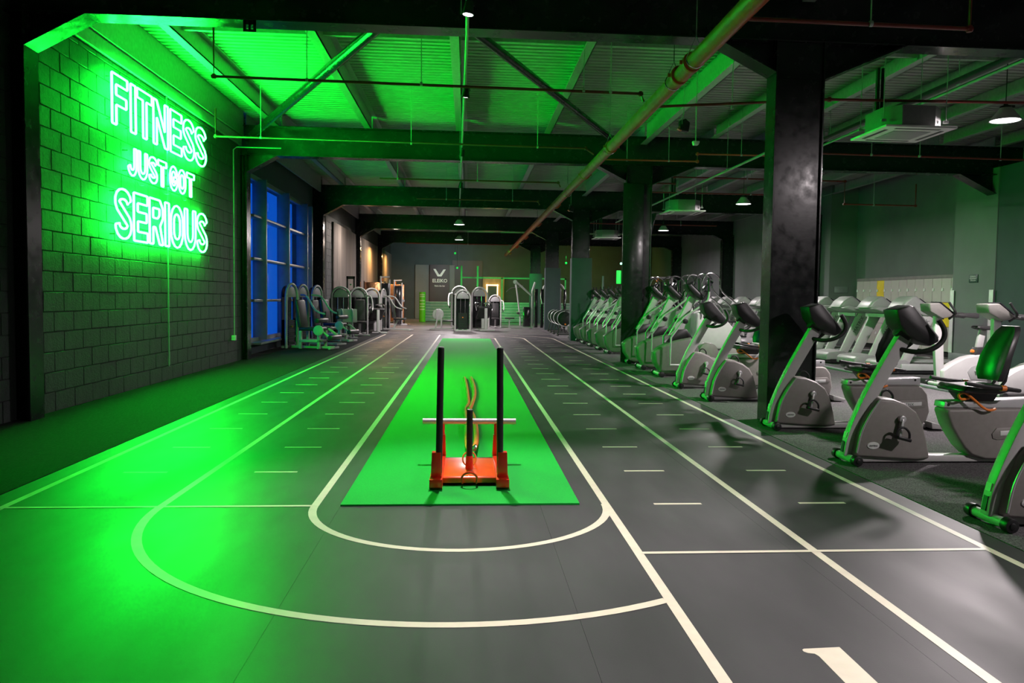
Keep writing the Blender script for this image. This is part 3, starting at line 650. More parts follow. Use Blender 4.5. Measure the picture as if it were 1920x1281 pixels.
# ================================================================== SLED AND STRAPS
sled = thing('weight_sled', 'red push sled with two tall black posts standing on the green turf', 'sled', (0.025, 5.5, 0.012))
for sx_ in (-1, 1):
    X = sx_ * 0.232
    MB().prism([(0.03, 0.0), (0.98, 0.0), (1.05, 0.05), (1.02, 0.075), (0.0, 0.075), (0.0, 0.02)], 'x', X - 0.045, X + 0.045).build('skid', 'sledred', sled, bevel=0.004)
    so = MB().prism([(X - 0.038, 0.07), (X + 0.038, 0.07), (X + 0.032, 0.25), (X - 0.032, 0.25)], 'y', 0.075, 0.145).build('post_socket', 'sledred', sled, bevel=0.004)
    MB().cyl((X * 0.93, 0.11, 0.10), (X * 0.885, 0.08, 0.985), 0.0235, n=20).build('push_post', 'black', sled)
    MB().cyl((X * 0.885, 0.08, 0.985), (X * 0.885, 0.08, 0.992), 0.019, n=20).build('post_cap', 'silver', sled)
    MB().prism([(X * 0.93 - 0.03, 0.07), (X * 0.93 + 0.03, 0.07), (X * 0.93 + 0.024, 0.24), (X * 0.93 - 0.024, 0.24)], 'y', 0.86, 0.92).build('bar_socket', 'sledred', sled, bevel=0.004)
    MB().cyl((X * 0.93, 0.89, 0.22), (X * 0.93, 0.89, 0.33), 0.02, n=14).build('bar_post', 'sledred', sled)
MB().box(-0.19, 0.19, 0.16, 0.86, 0.052, 0.06).prism([(0.14, 0.02), (0.17, 0.02), (0.17, 0.06), (0.155, 0.066), (0.14, 0.055)], 'x', -0.19, 0.19).build('deck_plate', 'sledorange', sled, bevel=0.002)
MB().cyl((-0.372, 0.89, 0.345), (0.372, 0.89, 0.345), 0.024, n=20).build('cross_bar', 'silver', sled)
MB().cyl((0, 0.42, 0.06), (0, 0.42, 0.16), 0.030, 0.026, n=16).build('pin_base', 'sledred', sled)
MB().cyl((0, 0.42, 0.14), (0, 0.42, 0.50), 0.023, n=20).build('weight_pin', 'black', sled)
MB().cyl((0, 0.42, 0.50), (0, 0.42, 0.506), 0.0235, n=20).build('pin_cap', 'chrome', sled)
MB().tube([(-0.05, 0.13, 0.02), (-0.052, 0.10, 0.07), (-0.03, 0.08, 0.10), (0, 0.07, 0.11), (0.03, 0.08, 0.10), (0.052, 0.10, 0.07), (0.05, 0.13, 0.02)], 0.0075, 8, smooth=3).build('tow_ring', 'sledred', sled)
MB().tube([(0.05 * math.cos(a), 0.45 + 0.03 * math.sin(a), 0.13 + 0.05 * math.sin(a)) for a in [2 * PI * i / 16 for i in range(16)]], 0.006, 6, closed=True).build('tow_ring', 'orange', sled)
MB().tube([(0.035, 0.88, 0.10), (0.05, 0.93, 0.14), (0.03, 0.97, 0.10), (0.045, 1.0, 0.03)], 0.012, 6, smooth=4).build('carabiner', 'chrome', sled)
def strap(pts, label):
    P = catmull(pts, 6); mb = MB()
    t = thing('tow_strap', label, 'strap', (P[0].x, P[0].y, 0.012), group='orange straps on the turf'); o0 = Vector((P[0].x, P[0].y, 0.012))
    mb.tube([p - o0 for p in P], 0.024, 10); mb.build('webbing', 'strap', t)
    e = P[0] - o0; MB().cyl(e + Vector((0, 0, 0.0)), e + Vector((0, 0.07, 0)), 0.014, n=8).build('end_cap', 'black', t)
strap([(-0.036, 13.1, 0.03), (0.0, 11.7, 0.03), (0.016, 10.5, 0.03), (0.021, 9.9, 0.03), (-0.012, 9.3, 0.03), (0.0, 8.35, 0.03), (0.01, 7.16, 0.03), (0.03, 6.52, 0.10)], 'orange strap with the straighter run lying on the turf behind the sled')
strap([(0.069, 13.15, 0.03), (0.108, 11.9, 0.03), (0.107, 10.8, 0.03), (0.06, 9.75, 0.03), (0.036, 9.3, 0.05), (0.074, 8.9, 0.03), (0.096, 8.17, 0.03), (0.093, 7.3, 0.03), (0.06, 6.55, 0.10)], 'orange strap with the wide bend lying on the turf behind the sled')

# ================================================================== CARDIO MACHINES (local x: front to rear, y: across, z: up)
def recumbent():
    t = thing('recumbent_bike', 'x', 'exercise bike')
    MB().tube([(0.0, -0.16, 0.045), (0.0, 0.16, 0.045)], 0.032, 14).build('front_stabiliser', 'silverp', t)
    for s in (-1, 1): MB().cyl((0, s * 0.145, 0.046), (0, s * 0.205, 0.046), 0.046, 0.042, n=18).cyl((0, s * 0.205, 0.046), (0, s * 0.212, 0.046), 0.02, n=12).build('wheel', 'black', t, bevel=0.004)
    MB().prism([(-0.02, 0.012), (1.70, 0.012), (1.70, 0.065), (0.02, 0.075)], 'y', -0.055, 0.055).build('base_beam', 'silverp', t, bevel=0.012)
    sh = [(0.015, 0.075), (0.055, 0.272), (0.125, 0.43), (0.22, 0.558), (0.34, 0.55), (0.455, 0.508), (0.555, 0.437), (0.610, 0.34), (0.650, 0.20), (0.684, 0.044), (0.576, 0.030), (0.3, 0.045), (0.039, 0.062)]
    h = MB().prism(sh, 'y', -0.10, 0.10, taper=0.94).build('front_housing', 'taupe', t, bevel=0.012)
    tr = MB()
    for s in (-1, 1): tr.tube([(0.035, s * 0.105, 0.10), (0.07, s * 0.105, 0.27), (0.14, s * 0.105, 0.42), (0.225, s * 0.102, 0.545)], 0.008, 6, smooth=4)
    tr.build('side_trim', 'silver', h)
    # curved mast
    fr_ = catmull([(-0.045, 0, 0.06), (-0.01, 0, 0.25), (0.11, 0, 0.545), (0.27, 0, 0.85), (0.445, 0, 1.155)], 5); bk_ = catmull([(0.03, 0, 0.06), (0.10, 0, 0.30), (0.24, 0, 0.57), (0.40, 0, 0.85), (0.525, 0, 1.075)], 5)
    poly = [(p.x, p.z) for p in fr_] + [(p.x, p.z) for p in reversed(bk_)]
    ms = MB().prism(poly, 'y', -0.042, 0.042).build('mast', 'silverp', t, bevel=0.010)
    MB().obox((-0.034, 0, 0.135), (0.014, 0.04, 0.09), (0, 0.18, 0)).build('power_socket', 'black', ms)
    MB().obox((-0.016, 0, 0.235), (0.010, 0.05, 0.05), (0, 0.22, 0)).build('sticker', 'white', ms)
    cs = MB().prism([(0.325, 1.29), (0.36, 1.165), (0.43, 1.085), (0.52, 1.035), (0.63, 0.99), (0.705, 1.03), (0.70, 1.06), (0.47, 1.325), (0.44, 1.33)], 'y', -0.118, 0.118, taper=0.97).build('console', 'black', t, bevel=0.008)
    MB().prism([(0.475, 1.305), (0.695, 1.055), (0.712, 1.066), (0.492, 1.318)], 'y', -0.10, 0.10).build('console_screen', 'greyshell', cs, bevel=0.004)
    MB().cyl((0.405, 0, 1.13), (0.50, 0, 1.06), 0.062, 0.055, n=20).build('console_mount', 'black', cs, bevel=0.006)
    for s in (-1, 1):
        MB().tube([(0.42, s * 0.03, 0.96), (0.50, s * 0.13, 0.945), (0.60, s * 0.19, 0.975), (0.68, s * 0.20, 1.045), (0.69, s * 0.20, 1.13), (0.645, s * 0.19, 1.215)], 0.021, 10, smooth=4).build('handlebar', 'foam', t)
    # cranks and pedals
    for s, (px, pz) in ((-1, (0.375, 0.235)), (1, (0.43, 0.50))):
        c = MB().bar((0.405, s * 0.125, 0.385), (px, s * 0.135, pz), 0.022, 0.045, up=(0, 1, 0)).cyl((0.405, s * 0.10, 0.385), (0.405, s * 0.14, 0.385), 0.03, n=14).build('crank', 'silver', t, bevel=0.006)
        pd = MB().obox((px, s * 0.19, pz), (0.12, 0.085, 0.028), (0, 0.25, 0)).build('pedal', 'black', t, bevel=0.008)
        MB().tube([(px - 0.05, s * 0.19, pz), (px - 0.04, s * 0.19, pz + 0.07), (px + 0.01, s * 0.19, pz + 0.09), (px + 0.055, s * 0.19, pz + 0.05), (px + 0.06, s * 0.19, pz)], 0.010, 6, smooth=3).build('strap', 'foam', pd)
    # rear housing
    rh = [(0.795, 0.44), (0.84, 0.32), (0.90, 0.225), (0.96, 0.14), (1.03, 0.075), (1.15, 0.04), (1.40, 0.032), (1.63, 0.045), (1.685, 0.10), (1.712, 0.19), (1.68, 0.38), (1.62, 0.455), (1.575, 0.475), (1.2, 0.475), (0.80, 0.47)]
    r = MB().prism(rh, 'y', -0.105, 0.105, taper=0.95).build('rear_housing', 'taupe', t, bevel=0.012)
    for s in (-1, 1):
        MB().prism([(1.20, 0.26), (1.24, 0.31), (1.62, 0.33), (1.66, 0.29), (1.64, 0.24), (1.25, 0.21), (1.21, 0.22)], 'y', s * 0.100, s * 0.113).build('badge_recess', 'taupe', r, bevel=0.004)
        MB().prism([(1.27, 0.245), (1.27, 0.285), (1.60, 0.302), (1.60, 0.262)], 'y', s * 0.110, s * 0.117).build('badge', 'badge', r, bevel=0.003)
        text_obj('MATRIX', 0.042, 'inktext', 'badge_text', r, (1.435, s * 0.1175, 0.272), (PI / 2, 0, 0 if s < 0 else PI), 0.001)
        ob = MB().lathe([(0.0, 0.0), (0.055, 0.0), (0.052, 0.006), (0.0, 0.008)], n=24).build('oval_badge', 'badge', h, loc=(0.175, s * 0.100, 0.16)); ob.rotation_euler = (PI / 2 if s < 0 else -PI / 2, 0, 0); ob.scale = (1.0, 0.55, 1.0)
        text_obj('MATRIX', 0.019, 'inktext', 'badge_text', h, (0.175, s * 0.113, 0.16), (PI / 2, 0, 0 if s < 0 else PI), 0.001)
    MB().prism([(0.79, 0.475), (1.60, 0.475), (1.60, 0.555), (0.80, 0.525)], 'y', -0.075, 0.075).build('seat_rail', 'silver', t, bevel=0.006)
    MB().cyl((0.83, -0.078, 0.50), (0.83, 0.078, 0.50), 0.012, n=10).cyl((1.54, -0.078, 0.53), (1.54, 0.078, 0.53), 0.012, n=10).build('rail_bolt', 'black', t)
    MB().prism([(0.98, 0.53), (1.22, 0.53), (1.26, 0.60), (1.22, 0.64), (0.93, 0.64), (0.92, 0.60)], 'y', -0.09, 0.09).build('seat_carriage', 'black', t, bevel=0.01)
    MB().prism([(0.86, 0.63), (0.88, 0.61), (1.20, 0.60), (1.30, 0.625), (1.31, 0.66), (1.24, 0.675), (0.98, 0.665), (0.90, 0.672)], 'y', -0.20, 0.20, taper=0.9).build('seat', 'vinyl', t, bevel=0.018, seg=3)
    bm_ = MB(); bmv = []
    # backrest: contoured shell lofted over height
    rows = [(1.245, 0.70, 0.13), (1.25, 0.78, 0.17), (1.285, 0.90, 0.175), (1.335, 1.02, 0.155), (1.385, 1.12, 0.125), (1.41, 1.165, 0.08)]
    k = 0; n = 9
    for side in (0, 1):
        for (x, z, w) in rows:
            for i in range(n):
                u = -1 + 2 * i / (n - 1); bmv.append((x + 0.035 * u * u * -1 + (0.055 if side else 0) + (0.02 * (1 - u * u) if not side else 0), w * u, z))
    m_ = len(rows); bm_.v = bmv
    for side in (0, 1):
        b0 = side * m_ * n
        for a in range(m_ - 1):
            for i in range(n - 1): bm_.f.append([b0 + a * n + i, b0 + a * n + i + 1, b0 + (a + 1) * n + i + 1, b0 + (a + 1) * n + i])
    b1 = m_ * n
    for a in range(m_ - 1):
        for i in (0, n - 1): bm_.f.append([a * n + i, (a + 1) * n + i, b1 + (a + 1) * n + i, b1 + a * n + i])
    for i in range(n - 1):
        for a in (0, m_ - 1): bm_.f.append([a * n + i, a * n + i + 1, b1 + a * n + i + 1, b1 + a * n + i])
    bm_.build('backrest', 'vinyl', t, bevel=0.006)
    MB().tube([(1.27, -0.06, 0.62), (1.33, -0.06, 0.70), (1.38, -0.06, 0.95)], 0.014, 8).tube([(1.27, 0.06, 0.62), (1.33, 0.06, 0.70), (1.38, 0.06, 0.95)], 0.014, 8).build('backrest_frame', 'black', t)
    for s in (-1, 1):
        MB().tube([(1.34, s * 0.08, 0.63), (1.33, s * 0.24, 0.64), (1.18, s * 0.255, 0.66), (1.02, s * 0.255, 0.675), (0.86, s * 0.25, 0.70)], 0.017, 8, smooth=3).build('side_handle', 'foam', t)
        MB().cyl((1.16, s * 0.255, 0.66), (1.20, s * 0.255, 0.66), 0.024, n=12).build('grip_ring', 'orange', t)
    MB().tube([(0.99, -0.10, 0.56), (0.90, -0.14, 0.555), (0.868, -0.15, 0.59), (0.92, -0.15, 0.61), (1.0, -0.15, 0.555), (1.08, -0.15, 0.49), (1.14, -0.15, 0.465), (1.20, -0.14, 0.475)], 0.011, 8, smooth=4).build('seat_lever', 'orange', t)
    MB().prism([(1.69, 0.09), (1.70, 0.02), (1.86, 0.012), (1.86, 0.045)], 'y', -0.16, 0.16).build('rear_foot', 'silverp', t, bevel=0.006)
    return t
RB = recumbent()
RBL = ['recumbent bike cut off by the picture edge, only its front foot and lower mast showing', 'silver recumbent bike with whole console and backrest, between black column and cut-off bike',
       'silver recumbent bike standing close against the large black steel column', 'recumbent bike just behind the large black steel column', 'recumbent bike beside the first elliptical trainer']
for i, (x, y) in enumerate([(3.20, 4.60), (3.20, 6.46), (3.22, 8.22), (3.24, 10.55), (3.24, 12.05)]):
    o = RB if i == 0 else copy_tree(RB); o.location = (x, y, 0.004); tag(o, RBL[i], 'exercise bike', 'recumbent bikes along the track')

def upright():
    t = thing('upright_bike', 'x', 'exercise bike')
    MB().tube([(-0.02, -0.2, 0.04), (-0.02, 0.2, 0.04)], 0.035, 12).build('front_stabiliser', 'silverp', t)
    for s in (-1, 1): MB().cyl((-0.02, s * 0.18, 0.042), (-0.02, s * 0.25, 0.042), 0.045, n=16).build('wheel', 'black', t, bevel=0.004)
    MB().tube([(0.0, 0, 0.03), (1.1, 0, 0.03)], 0.028, 8).tube([(1.08, -0.22, 0.03), (1.08, 0.22, 0.03)], 0.03, 10).build('base_frame', 'silverp', t)
    MB().prism([(-0.03, 0.05), (-0.09, 0.7), (-0.10, 1.19), (0.01, 1.18), (0.06, 0.7), (0.08, 0.33), (0.08, 0.05)], 'y', -0.04, 0.04).build('mast', 'silverp', t, bevel=0.01)
    c = MB().prism([(-0.275, 1.35), (-0.25, 1.22), (-0.12, 1.15), (-0.036, 1.105), (0.10, 1.13), (0.155, 1.175), (-0.09, 1.36)], 'y', -0.15, 0.15, taper=0.94).build('console', 'taupelight', t, bevel=0.012)
    MB().prism([(-0.085, 1.365), (0.155, 1.185), (0.165, 1.195), (-0.075, 1.375)], 'y', -0.14, 0.14).build('console_screen', 'screen', c)
    for s in (-1, 1):
        MB().tube([(0.10, s * 0.08, 1.10), (0.16, s * 0.14, 1.17), (0.14, s * 0.19, 1.22), (0.08, s * 0.19, 1.30), (0.03, s * 0.19, 1.37)], 0.018, 8, smooth=3).build('handlebar', 'foam', t)
        MB().prism([(0.17, 1.155), (0.50, 1.115), (0.54, 1.13), (0.53, 1.195), (0.46, 1.205), (0.20, 1.185)], 'y', s * 0.12, s * 0.21).build('armrest', 'vinyl', t, bevel=0.012)
    MB().prism([(0.03, 0.06), (0.015, 0.262), (0.18, 0.373), (0.40, 0.484), (0.60, 0.525), (0.758, 0.535), (0.817, 0.50), (0.893, 0.406), (0.935, 0.21), (0.91, 0.07), (0.72, 0.04), (0.052, 0.035)], 'y', -0.10, 0.10, taper=0.93).build('body_shell', 'silverp', t, bevel=0.014)
    sh = t.children[-1] if False else [c_ for c_ in t.children if c_.name.startswith('body_shell')][0]
    for s in (-1, 1):
        MB().prism([(0.50, 0.12), (0.44, 0.25), (0.50, 0.33), (0.66, 0.38), (0.80, 0.40), (0.86, 0.30), (0.86, 0.16), (0.78, 0.10)], 'y', s * 0.095, s * 0.108).build('crank_cover', 'greyshell', sh, bevel=0.006)
        q = MB().bar((0.556, s * 0.125, 0.26), (0.73, s * 0.13, 0.30), 0.022, 0.04, up=(0, 1, 0)) if s < 0 else MB().bar((0.556, s * 0.125, 0.26), (0.40, s * 0.13, 0.22), 0.022, 0.04, up=(0, 1, 0))
        q.build('crank', 'silver', t, bevel=0.005)
        px, pz = ((0.77, 0.31) if s < 0 else (0.38, 0.21))
        MB().obox((px, s * 0.19, pz), (0.11, 0.09, 0.03)).tube([(px - 0.05, s * 0.19, pz), (px - 0.03, s * 0.19, pz + 0.07), (px + 0.03, s * 0.19, pz + 0.07), (px + 0.05, s * 0.19, pz)], 0.010, 6, smooth=3).build('pedal', 'black', t)
    MB().prism([(0.575, 0.50), (0.615, 0.645), (0.735, 0.65), (0.79, 0.545)], 'y', -0.07, 0.07).build('seat_shroud', 'vinyl', t, bevel=0.01)
    MB().prism([(0.625, 0.64), (0.685, 0.94), (0.79, 0.94), (0.738, 0.64)], 'y', -0.028, 0.028).build('seat_post', 'silverp', t, bevel=0.006)
    MB().cyl((0.555, 0, 0.585), (0.60, 0, 0.57), 0.028, n=14).build('seat_knob', 'orange', t, bevel=0.005)
    MB().prism([(0.565, 0.965), (0.62, 0.945), (0.70, 0.925), (0.92, 0.93), (0.935, 0.965), (0.90, 0.992), (0.60, 0.995)], 'y', -0.11, 0.11, taper=0.75).build('saddle', 'vinyl', t, bevel=0.02, seg=3)
    return t
UB = upright()
for i, (x, y) in enumerate([(7.65, 12.45), (7.68, 11.05)]):
    o = UB if i == 0 else copy_tree(UB); o.location = (x, y, 0.004)
    tag(o, ['upright exercise bike with grey saddle standing before the glass edged pillar', 'upright exercise bike partly hidden behind the green-lit backrest at the picture edge'][i], 'exercise bike', 'upright bikes in the second row')

def elliptical():
    t = thing('elliptical_trainer', 'x', 'elliptical')
    MB().tube([(0, -0.26, 0.045), (0, 0.26, 0.045)], 0.034, 12).build('front_stabiliser', 'silverp', t)
    for s in (-1, 1): MB().cyl((0, s * 0.24, 0.046), (0, s * 0.32, 0.046), 0.05, n=16).build('wheel', 'black', t, bevel=0.004)
    MB().prism([(-0.115, 0.43), (-0.085, 0.23), (0.03, 0.06), (0.15, 0.02), (0.75, 0.03), (0.80, 0.20), (0.72, 0.46), (0.645, 0.605), (0.56, 0.70), (0.26, 0.635), (0.0, 0.52)], 'y', -0.14, 0.14, taper=0.9).build('flywheel_housing', 'taupelight', t, bevel=0.016)
    hs = [c for c in t.children if c.name.startswith('flywheel_housing')][0]
    MB().prism([(0.12, 0.60), (0.30, 0.82), (0.48, 0.84), (0.62, 0.64), (0.5, 0.70)], 'y', -0.10, 0.10).build('top_cover', 'black', hs, bevel=0.01)
    MB().prism([(0.18, 0.72), (0.36, 1.04), (0.545, 1.42), (0.66, 1.36), (0.50, 1.03), (0.42, 0.72)], 'y', -0.05, 0.05).build('mast', 'silverp', t, bevel=0.01)
    c = MB().prism([(0.435, 1.63), (0.47, 1.55), (0.60, 1.42), (0.72, 1.345), (0.78, 1.37), (0.77, 1.40), (0.51, 1.645)], 'y', -0.18, 0.18, taper=0.9).build('console', 'black', t, bevel=0.014)
    MB().prism([(0.515, 1.64), (0.77, 1.395), (0.782, 1.408), (0.527, 1.652)], 'y', -0.15, 0.15).build('console_screen', 'screen', c)
    for s in (-1, 1):
        MB().tube([(0.34, s * 0.27, 0.99), (0.40, s * 0.27, 1.06), (0.57, s * 0.28, 1.17), (0.73, s * 0.29, 1.30), (0.80, s * 0.29, 1.37), (0.81, s * 0.29, 1.54)], 0.019, 8, smooth=3).build('moving_arm', 'silverp', t)
        MB().tube([(0.81, s * 0.29, 1.50), (0.80, s * 0.29, 1.74)], 0.022, 8).build('grip', 'foam', t)
        MB().tube([(0.40, s * 0.27, 1.04), (0.32, s * 0.27, 0.917), (0.16, s * 0.27, 0.693), (0.153, s * 0.27, 0.217), (0.95, s * 0.27, 0.217)], 0.018, 8).build('foot_link', 'silver', t)
        MB().cyl((0.40, s * 0.22, 0.98), (0.40, s * 0.31, 0.98), 0.045, n=16).build('pivot', 'black', t, bevel=0.006)
        MB().tube([(0.45, s * 0.13, 1.40), (0.50, s * 0.13, 1.52), (0.66, s * 0.13, 1.50), (0.72, s * 0.13, 1.43)], 0.014, 6, smooth=3).build('fixed_handle', 'foam', t)
        MB().prism([(0.72, 0.235), (1.10, 0.235), (1.12, 0.30), (1.07, 0.26), (0.74, 0.26)], 'y', s * 0.16, s * 0.31).build('foot_plate', 'black', t, bevel=0.008)
        MB().bar((0.62, s * 0.17, 0.40), (1.35, s * 0.19, 0.22), 0.04, 0.05).build('crank_arm', 'silverp', t)
    MB().prism([(0.7, 0.015), (1.75, 0.015), (1.75, 0.07), (0.7, 0.08)], 'y', -0.06, 0.06).tube([(1.72, -0.28, 0.04), (1.72, 0.28, 0.04)], 0.03, 10).build('base_frame', 'silverp', t)
    MB().cyl((1.32, -0.12, 0.32), (1.32, 0.12, 0.32), 0.20, n=28).build('rear_disc', 'taupe', t, bevel=0.01)
    return t
EL = elliptical()
ELY = [13.95, 15.38, 16.80 - 0.55 + 0.5, 18.25, 19.65, 21.05, 22.5, 23.9, 25.3, 26.8]
ORD = ['first', 'second', 'third', 'fourth', 'fifth', 'sixth', 'seventh', 'eighth', 'ninth', 'tenth']
for i, y in enumerate(ELY):
    if i == 3: continue
    o = EL if i == 0 else copy_tree(EL); o.location = (3.38 + (0.1 if i > 3 else 0), y, 0.004)
    lb = '%s green-lit elliptical trainer of the three in front of the second column' % ORD[i] if i < 3 else '%s silver elliptical trainer behind the second column, counted from that column' % ORD[i - 4]
    tag(o, lb, 'elliptical', 'elliptical trainers along the track')

def treadmill():
    t = thing('treadmill', 'x', 'treadmill')
    MB().prism([(0.0, 0.08), (0.0, 0.20), (0.06, 0.25), (0.40, 0.29), (0.50, 0.24), (0.50, 0.08)], 'y', -0.40, 0.40, taper=0.93).build('motor_cover', 'greyshell', t, bevel=0.015)
    MB().box(0.30, 2.05, -0.43, -0.31, 0.08, 0.20).box(0.30, 2.05, 0.31, 0.43, 0.08, 0.20).build('side_rail', 'silver', t, bevel=0.01)
    MB().box(0.40, 2.03, -0.30, 0.30, 0.12, 0.18).build('running_belt', 'black', t, bevel=0.01)
    MB().box(0.1, 2.0, -0.40, 0.40, 0.02, 0.10).build('under_frame', 'black', t)
    for s in (-1, 1):
        u = MB().prism([(0.24, 0.10), (0.42, 0.10), (0.96, 1.12), (0.70, 1.12)], 'y', s * 0.36 - 0.035, s * 0.36 + 0.035).build('upright', 'silverp', t, bevel=0.012)
        text_obj('MATRIX', 0.11, 'inktext', 'side_text', u, (0.715, s * 0.397, 0.86), (PI / 2, -math.radians(62) if s < 0 else math.radians(62), 0 if s < 0 else PI), 0.001)
        MB().tube([(0.95, s * 0.40, 1.18), (1.15, s * 0.42, 1.14), (1.50, s * 0.42, 1.10)], 0.028, 8, smooth=3).build('handrail', 'silverp', t)
    h = MB().prism([(0.36, 1.22), (0.46, 1.27), (0.90, 1.27), (1.10, 1.22), (1.20, 1.13), (1.17, 1.10), (0.70, 1.11)], 'y', -0.43, 0.43, taper=0.88).build('console_base', 'greyshell', t, bevel=0.015)
    MB().prism([(0.33, 1.24), (0.42, 1.37), (0.56, 1.47), (0.64, 1.485), (0.72, 1.43), (0.90, 1.30), (1.02, 1.24), (0.6, 1.2)], 'y', -0.27, 0.27, taper=0.86).build('console_hood', 'greyshell', h, bevel=0.018)
    MB().prism([(0.74, 1.425), (0.98, 1.265), (0.99, 1.28), (0.75, 1.44)], 'y', -0.20, 0.20).build('console_screen', 'screen', h)
    MB().box(0.62, 0.64, -0.40, 0.40, 1.05, 1.12).build('cross_bar', 'silverp', t)
    MB().tube([(0.95, 0.0, 1.12), (0.96, 0.0, 0.95), (0.98, 0, 0.80)], 0.004, 5).cyl((0.95, 0, 1.08), (0.95, 0, 1.14), 0.015, n=8).build('safety_cord', 'sledred', t)
    return t
TM = treadmill()
TMY = [14.85, 16.08, 17.35, 18.6, 19.9, 21.2, 22.6, 24.2, 25.65, 27.0]
TML = ['treadmill partly hidden by the nearest tilted bike console', 'treadmill whose hood covers the grey lockers under the twelfth door', 'treadmill with its hood below the yellow locker door', 'treadmill with its hood at the corner of the locker recess', 'treadmill seen just behind the edge of the black column',
       'treadmill mostly hidden by the black column', 'treadmill hidden behind the black column, farther along', 'first silver treadmill seen in the gap before the black column', 'second silver treadmill seen in the gap before the black column', 'third silver treadmill seen in the gap before the black column', 'fourth and smallest treadmill seen in the gap before the black column']
TML = TML[1:]
TML[0] = 'treadmill partly hidden by the tilted console of the large recumbent bike'
for i, y in enumerate(TMY):
    o = TM if i == 0 else copy_tree(TM); o.location = (7.85, y, 0.004); tag(o, TML[i], 'treadmill', 'row of grey treadmills')
tp = MB().box(7.30, 7.42, 9.5, 30, 0.004, 0.045).build('floor_trunking', 'alu', None, bevel=0.01)
tag(tp, 'low metal cable trunking along the carpet in front of the treadmills', 'trunking')

def stair_climber():
    t = thing('stair_climber', 'x', 'stair climber')
    MB().prism([(0.1, 0.02), (1.4, 0.02), (1.4, 0.35), (0.85, 0.95), (0.45, 1.15), (0.15, 1.0)], 'y', -0.33, 0.33, taper=0.95).build('body', 'silverp', t, bevel=0.02)
    for i in range(4): MB().box(0.95 + i * 0.15, 1.25 + i * 0.15, -0.26, 0.26, 0.75 - i * 0.2, 0.80 - i * 0.2).build('step', 'black', t, bevel=0.006)
    MB().prism([(0.30, 1.1), (0.45, 1.1), (0.55, 1.70), (0.42, 1.72)], 'y', -0.06, 0.06).build('mast', 'black', t, bevel=0.01)
    MB().prism([(0.38, 1.62), (0.46, 1.60), (0.62, 1.85), (0.54, 1.90)], 'y', -0.2, 0.2).build('console', 'screen', t, bevel=0.012)
    for s in (-1, 1):
        MB().tube([(0.25, s * 0.34, 0.9), (0.22, s * 0.36, 1.6), (0.30, s * 0.36, 1.98), (0.50, s * 0.36, 2.08), (0.72, s * 0.36, 1.95), (0.80, s * 0.36, 1.6), (1.35, s * 0.36, 1.1), (1.45, s * 0.34, 0.4)], 0.024, 8, smooth=4).build('handrail', 'chrome', t)
    MB().tube([(0.45, -0.36, 2.07), (0.45, 0.36, 2.07)], 0.02, 8).build('cross_bar', 'chrome', t)
    return t
ST = stair_climber()
for i, (x, y) in enumerate([(6.05, 21.55), (6.0, 23.0), (5.9, 24.6), (5.7, 26.2)]):
    o = ST if i == 0 else copy_tree(ST); o.location = (x, y, 0.004); tag(o, '%s chrome-railed stair climber behind the ellipticals, counted from the treadmills' % ORD[i], 'stair climber', 'stair climbers behind the ellipticals')

# ================================================================== LOCKERS, PILLAR, PLAQUE
lk = thing('locker_bank', 'long bank of grey metal lockers with two yellow doors in the wall recess', 'lockers', (12.0, 18.3, 0))
MB().box(0.02, 0.38, 0.0, 5.66, 0.14, 2.08).build('carcass', 'lockerbody', lk)
MB().box(0.06, 0.38, 0.0, 5.64, 0.0, 0.14).build('plinth', 'black', lk)
MB().box(0.0, 0.03, 0.0, 5.66, 2.0, 2.08).build('top_rail', 'lockerbody', lk)
dm = {}
W_ = 0.404; Hh = 0.62
for c in ('locker', 'yellow'): dm[c] = MB().box(0, 0.02, 0.006, W_ - 0.006, 0.005, Hh - 0.005).mesh('locker_door', c, bevel=0.003, seg=1)
hm = MB().prism([(-0.03, -0.03), (0.03, -0.03), (0.03, 0.02), (0.01, 0.05), (-0.03, 0.04)], 'x', -0.025, 0.0).mesh('lock', 'white', bevel=0.004, seg=1)
for i in range(14):
    for j in range(3):
        y = 5.65 - (i + 1) * W_; z = 0.14 + j * Hh
        yel = (i == 3 and j == 2) or (i == 11 and j == 1)
        d = bpy.data.objects.new('locker_door', dm['yellow' if yel else 'locker']); COL.objects.link(d); d.parent = lk; d.location = (0, y, z)
        if yel: d['label'] = 'yellow locker door'
        l_ = bpy.data.objects.new('lock', hm); COL.objects.link(l_); l_.parent = d; l_.location = (0, W_ - 0.06, Hh * 0.52)
for i, (y, lb) in enumerate(((16.78, 'glass strip at the near corner of the pale pillar'), (18.2, 'glass strip at the locker side of the pale pillar'))):
    g = thing('corner_guard', ['tall pale corner strip on the outer edge of the grey pillar', 'tall pale corner strip on the locker edge of the grey pillar'][i], 'corner guard', (11.47, y, 0.19), group='pale corner guards')
    MB().box(-0.01, 0.0, -0.07, 0.07, 0.0, 1.48).build('strip', 'white', g, bevel=0.002)
pq = thing('wall_plaque', 'small dark green plaque with pale lettering on the grey pillar', 'sign', (11.485, 17.45, 1.93))
MB().box(-0.006, 0.01, -0.155, 0.155, -0.09, 0.09).build('board', 'plaque', pq, bevel=0.002)
for k_, s_ in enumerate(('CLEANING', 'EQUIPMENT', 'STATION')): text_obj(s_, 0.046, 'white', 'lettering', pq, (-0.0075, 0, 0.047 - 0.046 * k_), (PI / 2, 0, -PI / 2), 0.001)
pq2 = thing('wall_sign', 'pale small sign on the dark return wall past the black column', 'sign', (11.9, 24.79, 1.75))
MB().box(-0.22, 0.22, -0.012, 0.0, -0.10, 0.10).build('board', 'alu', pq2, bevel=0.002)

